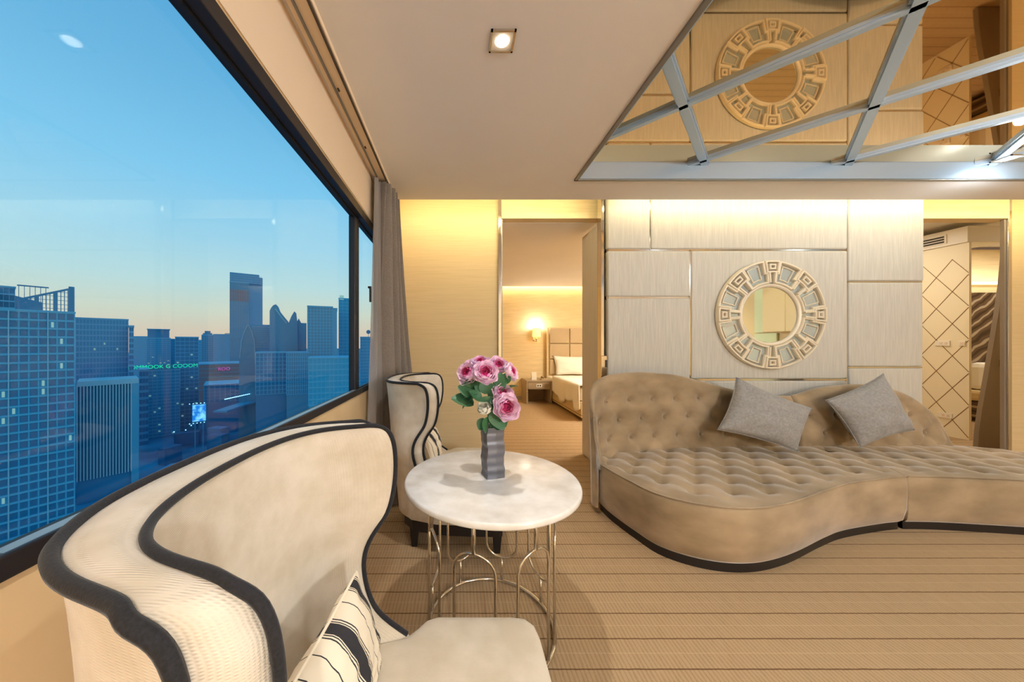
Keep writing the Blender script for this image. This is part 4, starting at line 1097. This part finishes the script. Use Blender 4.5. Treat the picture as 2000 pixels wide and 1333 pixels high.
# slanted lattice crown
bm = bmesh.new(); P0, P1 = o_(36), o_(153)
z0c, z1c = h + 4.5, h + 10.5
v = [bm.verts.new(p) for p in ((P0, .2, z0c - .8), (P1, .2, z1c - .8), (P1, .2, z1c), (P0, .2, z0c), (P0, .9, z0c - .8), (P1, .9, z1c - .8), (P1, .9, z1c), (P0, .9, z0c))]
for f in ((0, 1, 2, 3), (4, 7, 6, 5), (0, 4, 5, 1), (3, 2, 6, 7), (0, 3, 7, 4), (1, 5, 6, 2)): bm.faces.new([v[i] for i in f])
finish('crown_beam', bm, M['city3'], t)
boxo('crown_pier', (P1 - 1.5, P1, .1, 1.1, h, z1c), M['city3'], t)
for k in range(15):
    f = k / 15; x = P0 + (P1 - P0) * f; zt_ = z0c + (z1c - z0c) * f; wd = .9 if k % 5 == 4 else .22
    boxo('crown_post', (x, x + wd, .3, .8, h, zt_ - .4), M['city3'], t)
for k in range(1, 6):
    zz = h + k * 1.6; f = max(0, (zz - z0c + .8) / (z1c - z0c)); x = P0 + (P1 - P0) * min(1, f)
    if x < P1 - 1.5: boxo('crown_rail', (x, P1 - 1.4, .45, .65, zz - .08, zz + .08), M['city3'], t)
t2, hw2, h2, dp = building(-40, 30, 560, 150, 14, 'stepped tower with slanted roof behind the lattice crown', 'city3', 30, 6, bandw=.2, colw=.1, ybot=1000)
bm = bmesh.new(); x0, x1 = hw2 - 14 + 14, hw2
v = [bm.verts.new(p) for p in ((hw2 - 12, 0, h2), (hw2 + 8, 0, h2 - 6), (hw2 + 8, 0, h2 - 12), (hw2 - 12, 0, h2 - 12), (hw2 - 12, 8, h2), (hw2 + 8, 8, h2 - 6), (hw2 + 8, 8, h2 - 12), (hw2 - 12, 8, h2 - 12))]
for f in ((0, 3, 2, 1), (4, 5, 6, 7), (0, 1, 5, 4), (1, 2, 6, 5), (2, 3, 7, 6), (3, 0, 4, 7)): bm.faces.new([v[i] for i in f])
finish('sloping_roof', bm, M['city3'], t2)
bm = bmesh.new()
for k in range(6): box(bm, hw2 + 1 + k * 1.6, hw2 + 1.2 + k * 1.6, .5, .8, h2 - 8, h2 + 1.5)
box(bm, hw2 + .6, hw2 + 10, .4, .9, h2 + 1.2, h2 + 1.8); finish('roof_lattice', bm, M['city3'], t2)['kind'] = 'stuff'
building(150, 252, 624, 190, 30, 'broad residential block with ribbed facade and overhanging roof beside the near tower', 'city1', 26, 16, bandw=.25, colw=.25, ybot=900, lit=10)
o = building(252, 261, 638, 192, 24, 'narrow stair tower at the end of the ribbed block', 'city3', 24, 2, ybot=900)[0]
t, hw, h, dp = building(153, 258, 748, 150, 18, 'low office block with silver vertical fins in front of the ribbed block', 'city3', 1, 17, bandw=0, colw=.42, ybot=930, dist=.9)
boxo('corner_wall', (hw, hw + 2.6, -1.2, 18, 0, h + 1), M['city2'], t); boxo('cornice', (-hw, hw + 2.6, -1.3, 18, h - 1, h + 1.2), M['citypale'], t)
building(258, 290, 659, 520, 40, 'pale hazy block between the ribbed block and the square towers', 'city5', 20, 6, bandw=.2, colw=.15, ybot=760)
t, hw, h, dp = building(287, 333, 662, 300, 30, 'square tower with penthouse above the green sign', 'city1', 14, 6, bandw=.25, colw=.12, ybot=715, lit=6)
boxo('penthouse', (-hw + .5, hw - .6, 1, 24, h, h + 8.6), M['city3'], t); boxo('penthouse_roof', (-hw, hw, 0, 26, h + 8.4, h + 9), M['cityline'], t)
t, hw, h, dp = building(289, 352, 724, 250, 26, 'office block with a green neon roof sign', 'city1', 20, 7, bandw=.3, colw=.15, ybot=870, lit=8)
SG = (t, hw, h)
building(333, 346, 664, 320, 20, 'slim pale block next to the penthouse tower', 'city2', 12, 3, bandw=.2, ybot=730)
building(343, 388, 660, 270, 30, 'dark flat-topped tower between slim block and domed tower', 'city3', 24, 5, bandw=.16, colw=.1, ybot=860, lit=10)
t, hw, h, dp = building(394, 417, 656, 520, 22, 'domed tower with stepped round top', 'city4', 20, 5, bandw=.2, colw=.2, ybot=740)
boxo('dome_step', (-hw * .8, hw * .8, 2, 18, h, h + 4), M['city4'], t); boxo('dome_step', (-hw * .5, hw * .5, 4, 14, h + 4, h + 7.5), M['city4'], t)
building(384, 396, 666, 560, 24, 'small hazy block left of the domed tower', 'city2', 12, 3, ybot=730)
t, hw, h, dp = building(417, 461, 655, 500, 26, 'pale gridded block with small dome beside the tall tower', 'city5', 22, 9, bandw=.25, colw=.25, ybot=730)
boxo('roof_box', (0, hw * .9, 2, 16, h, h + 3), M['pelmet'], t)
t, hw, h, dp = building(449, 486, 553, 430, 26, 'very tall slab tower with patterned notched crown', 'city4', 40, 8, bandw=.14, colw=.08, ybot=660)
C2w = 16.5
boxo('side_wing', (hw, hw + 16, 2, 28, 0, h), M['city1'], t)
boxo('crown', (-hw, -hw + 12, -.3, 26, h, h + 13), M['city1'], t); boxo('crown', (-hw + 12, hw - 9, -.3, 20, h, h + 8), M['city3'], t)
boxo('crown', (hw - 9, hw + 12, -.3, 26, h, h + 13), M['city1'], t); boxo('crown', (hw + 12, hw + 16, 1, 26, h, h + 9.5), M['city1'], t)
bm = bmesh.new()
for k in range(26):
    x = -hw + k * 1.55 + .4
    for q in range(4):
        zz = h + q * 3
        if x < hw + 14: box(bm, x, x + .35, -.7, -.2, zz, zz + 2)
finish('crown_pattern', bm, M['citypale'], t)['kind'] = 'stuff'
boxo('sunset_reflection_panel', (-hw + .4, hw - .4, -.25, 0, h - 24, h - 9), M['cityreflect'], t)
# arched glass building
def extrude_poly(t, name, pts, y0, y1, m):
    bm = bmesh.new(); a = [bm.verts.new((x, y0, z)) for x, z in pts]; b = [bm.verts.new((x, y1, z)) for x, z in pts]
    bm.faces.new(a); bm.faces.new(b[::-1])
    for i in range(len(pts)): bm.faces.new((a[i], b[i], b[(i + 1) % len(pts)], a[(i + 1) % len(pts)]))
    return finish(name, bm, M[m], t)
def px_building(name, label, Dm, parts, ref):
    C0, ang, hw = frame_of(ref[0], ref[1], Dm); t = empty(name, (C0.x, C0.y, G0), ang, label=label, cat='building')
    mid = (ref[0] + ref[1]) / 2; k = 2 * hw / (ref[1] - ref[0])
    for nm, pts, y0, y1, m in parts:
        q = [((x - mid) * k, (0 if y is None else max(0, zat(y, Dm) - G0))) for x, y in pts]
        extrude_poly(t, nm, q, y0, y1, m)
    return t, mid, k
t, mid, k = px_building('arched_office', 'glass office with a tall arched end and sloping lattice roof', 240, [
    ('arch_face', [(466, None), (468, 700), (472, 665), (478, 645), (485, 634), (492, 645), (497, 665), (499, 700), (499, None)], 0, 14, 'city4'),
    ('body', [(486, None), (486, 634), (528, 634), (533, 655), (536, 682), (535, 690), (535, None)], 2, 18, 'city1')], (466, 536))
bm = bmesh.new()
for i in range(14):
    for j in range(11):
        x = (492 + i * 2.8 + j * .25 - mid) * k; z = zat(640 + j * 3.9, 240) - G0; box(bm, x, x + .5, 1.5, 2.05, z, z + .7)
finish('roof_panes', bm, M['citypale'], t)['kind'] = 'stuff'
bm = bmesh.new()
for pts in ([(469, 700), (472, 668), (478, 648), (485, 635)], [(485, 635), (492, 648), (497, 668), (499, 712)]):
    tube(bm, [((x - mid) * k, -.3, zat(y, 240) - G0) for x, y in pts], .22, 5)
finish('arch_ribs', bm, M['citypale'], t)
t, mid, k = px_building('spired_office', 'dark office with curved spires right of the arched roof', 230, [
    ('left_spire', [(527, None), (527, 608), (530, 602), (534, 597), (539, 595), (544, 600), (548, 610), (556, 620), (563, 628), (566, 650), (566, None)], 3, 16, 'city4'),
    ('right_spire', [(540, None), (545, 672), (556, 650), (564, 630), (569, 618), (575, 608), (579, 612), (581, 630), (582, 660), (582, None)], 0, 12, 'city4'),
    ('flank', [(580, None), (580, 628), (584, 621), (589, 630), (600, 630), (600, None)], 4, 16, 'city2')], (527, 600))
tube_bm = bmesh.new(); tube(tube_bm, [((x - mid) * k, 2.6, zat(y, 230) - G0) for x, y in ((538, 604), (548, 618), (560, 632))], .35, 5); finish('light_rib', tube_bm, M['citypale'], t)
building(601, 650, 600, 210, 26, 'wide flat-topped tower left of the window mullion', 'city4', 30, 8, bandw=.18, colw=.2, ybot=780)
building(650, 658, 604, 214, 22, 'light corner strip tower attached to the flat-topped tower', 'city5', 30, 2, ybot=780)
t, hw, h, dp = building(662, 700, 585, 240, 22, 'thin tower with lit yellow-green roof cube at the mullion', 'city1', 30, 5, bandw=.18, ybot=780)
boxo('lit_roof_cube', (-hw + .5, -hw + 3.4, -.4, 3, h - .5, h + 2.6), M['litwin'], t)
building(560, 604, 690, 200, 24, 'mid-rise grey block below the spires', 'city4', 10, 10, bandw=.15, colw=.3, ybot=770)
building(500, 560, 690, 205, 24, 'dark block below the sloping lattice roof', 'city3', 10, 8, bandw=.15, colw=.2, ybot=770)
building(604, 700, 700, 170, 20, 'broad pale podium block at the foot of the flat-topped tower', 'city2', 8, 12, bandw=.2, colw=.15, ybot=790)
t, hw, h, dp = building(704, 735, 660, 260, 20, 'blue block with round roof sign in the narrow window', 'city2', 20, 5, ybot=780)
bm = bmesh.new(); lathe(bm, [(.001, -.3), (1.6, -.3), (1.6, .3), (.001, .3)], 20); o = finish('round_sign', bm, M['city3'], t); o.rotation_euler = (PI / 2, 0, 0); o.location = (0, 2, h + 4.6)
boxo('sign_mast', (-.15, .15, 1.9, 2.1, h, h + 3.2), M['city3'], t)
t, hw, h, dp = building(383, 483, 712, 330, 40, 'low brown-red block with pink lettering, in place of a room reflection', 'cityreflect', 6, 10, bandw=.08, colw=0, ybot=760)  # block and pink lettering stand in for a room reflection on the glass
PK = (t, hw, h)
building(272, 290, 724, 230, 20, 'dark low block beside the fin facade', 'city3', 10, 3, ybot=860)
building(400, 480, 752, 260, 30, 'dark rounded low block behind the light string road', 'city3', 5, 8, bandw=.1, ybot=785)

def text(name, body, size, loc, m, parent, ext=.05):
    cu_ = bpy.data.curves.new(name, 'FONT'); cu_.body = body; cu_.size = size; cu_.extrude = ext; cu_.align_x = 'CENTER'; cu_.align_y = 'BOTTOM'
    cu_.materials.append(M[m]); tmp = bpy.data.objects.new(name, cu_); COL.objects.link(tmp); bpy.context.view_layer.update()
    me = bpy.data.meshes.new_from_object(tmp.evaluated_get(bpy.context.evaluated_depsgraph_get())); bpy.data.objects.remove(tmp)
    o = bpy.data.objects.new(name, me); COL.objects.link(o); o.parent = parent; o.location = loc; o.rotation_euler = (PI / 2, 0, 0)
    return o
text('sign_lettering', 'SOMMOOK G COOOM', 3.9, (0, -.8, SG[2] + 1.0), 'greensign', SG[0])
bm = bmesh.new(); box(bm, -SG[1], SG[1], -.4, -.1, SG[2] + .3, SG[2] + 4.4); finish('sign_board', bm, M['city3'], SG[0])
text('sign_lettering', 'ROO', 4.5, (2, -1.0, PK[2] - 7), 'pinkreflect', PK[0])  # pink glow of the same room reflection, shaped as letters

# lit billboard beside the road
Dm = 190; C0, ang, hw = frame_of(376, 402, Dm)
t = empty('billboard', (C0.x, C0.y, G0), ang, label='bright blue lit billboard above the dark streets', cat='billboard')
zb, zt = zat(823, Dm) - G0, zat(791, Dm) - G0
boxo('screen', (-hw, hw, -.1, .3, zb, zt), M['screen'], t); boxo('frame', (-hw - .3, hw + .3, .1, .8, zb - .5, zt + .3), M['city3'], t)
for x in (-hw * .6, hw * .6): boxo('post', (x - .3, x + .3, .3, .7, 0, zb), M['city3'], t)
for k in range(5):
    for zz in (zb - 1, zt + .8):
        boxo('floodlight', (-hw * 1.5 + k * hw * .55, -hw * 1.5 + k * hw * .55 + .5, -1.2, -.8, zz, zz + .35), M['citylight'], t)
# streets: low roofs and light points
rnd = random.Random(5); first = None
for k in range(400):
    Dm = rnd.uniform(120, 430); px = rnd.uniform(10, 690)
    if 140 < Dm < 160 and px < 280: continue
    xw = (px - VX) * Dm / F; w_ = rnd.uniform(5, 16); d_ = rnd.uniform(5, 14); hh = rnd.uniform(3, 11)
    if any(math.hypot(xw - a, Dm - b) < c + 11 for a, b, c in FOOT): continue
    FOOT.append((xw, Dm, 6))
    o = boxo('low_rise_building', (-w_ / 2, w_ / 2, -d_ / 2, d_ / 2, 0, hh), M[rnd.choice(['city1', 'city3', 'citydark', 'city3'])])
    o.location = (xw, Dm, G0); o.rotation_euler = (0, 0, rnd.uniform(-.6, .6)); tag(o, 'low dark blue roof down among the city streets', 'building', 'low roofs among the streets')
bm = bmesh.new()
for k in range(26):
    f = k / 25; px = 440 + 90 * f; Dm = 205 + 60 * f; xx = (px - VX) * Dm / F; z = zat(781 - 20 * f, Dm); box(bm, xx - .35, xx + .35, Dm - .3, Dm + .3, z, z + .45)
for k in range(46):
    px = rnd.uniform(290, 640); py = rnd.uniform(762, 880); Dm = 70 * F / (py - VY); xx = (px - VX) * Dm / F
    s = .14 + Dm * .0006; box(bm, xx - s, xx + s, Dm - s, Dm + s, G0 + 3, G0 + 3 + s * 2)
o = finish('street_lights', bm, M['citylight']); tag(o, 'tiny pale blue street lights strung along the roads', 'street lights', kind='stuff')
bm = bmesh.new(); C = [((px - VX) * D_ / F, D_) for px, D_ in ((430, 205), (470, 228), (530, 266), (600, 330))]
for (a, b) in zip(C, C[1:]):
    av, bv = Vector(a), Vector(b); n_ = Vector((-(bv - av).y, (bv - av).x)).normalized() * 4
    poly_prism(bm, [tuple(av - n_), tuple(bv - n_), tuple(bv + n_), tuple(av + n_)], G0 + 28, G0 + 29)
o = finish('elevated_road', bm, M['city2']); o['kind'] = 'structure'
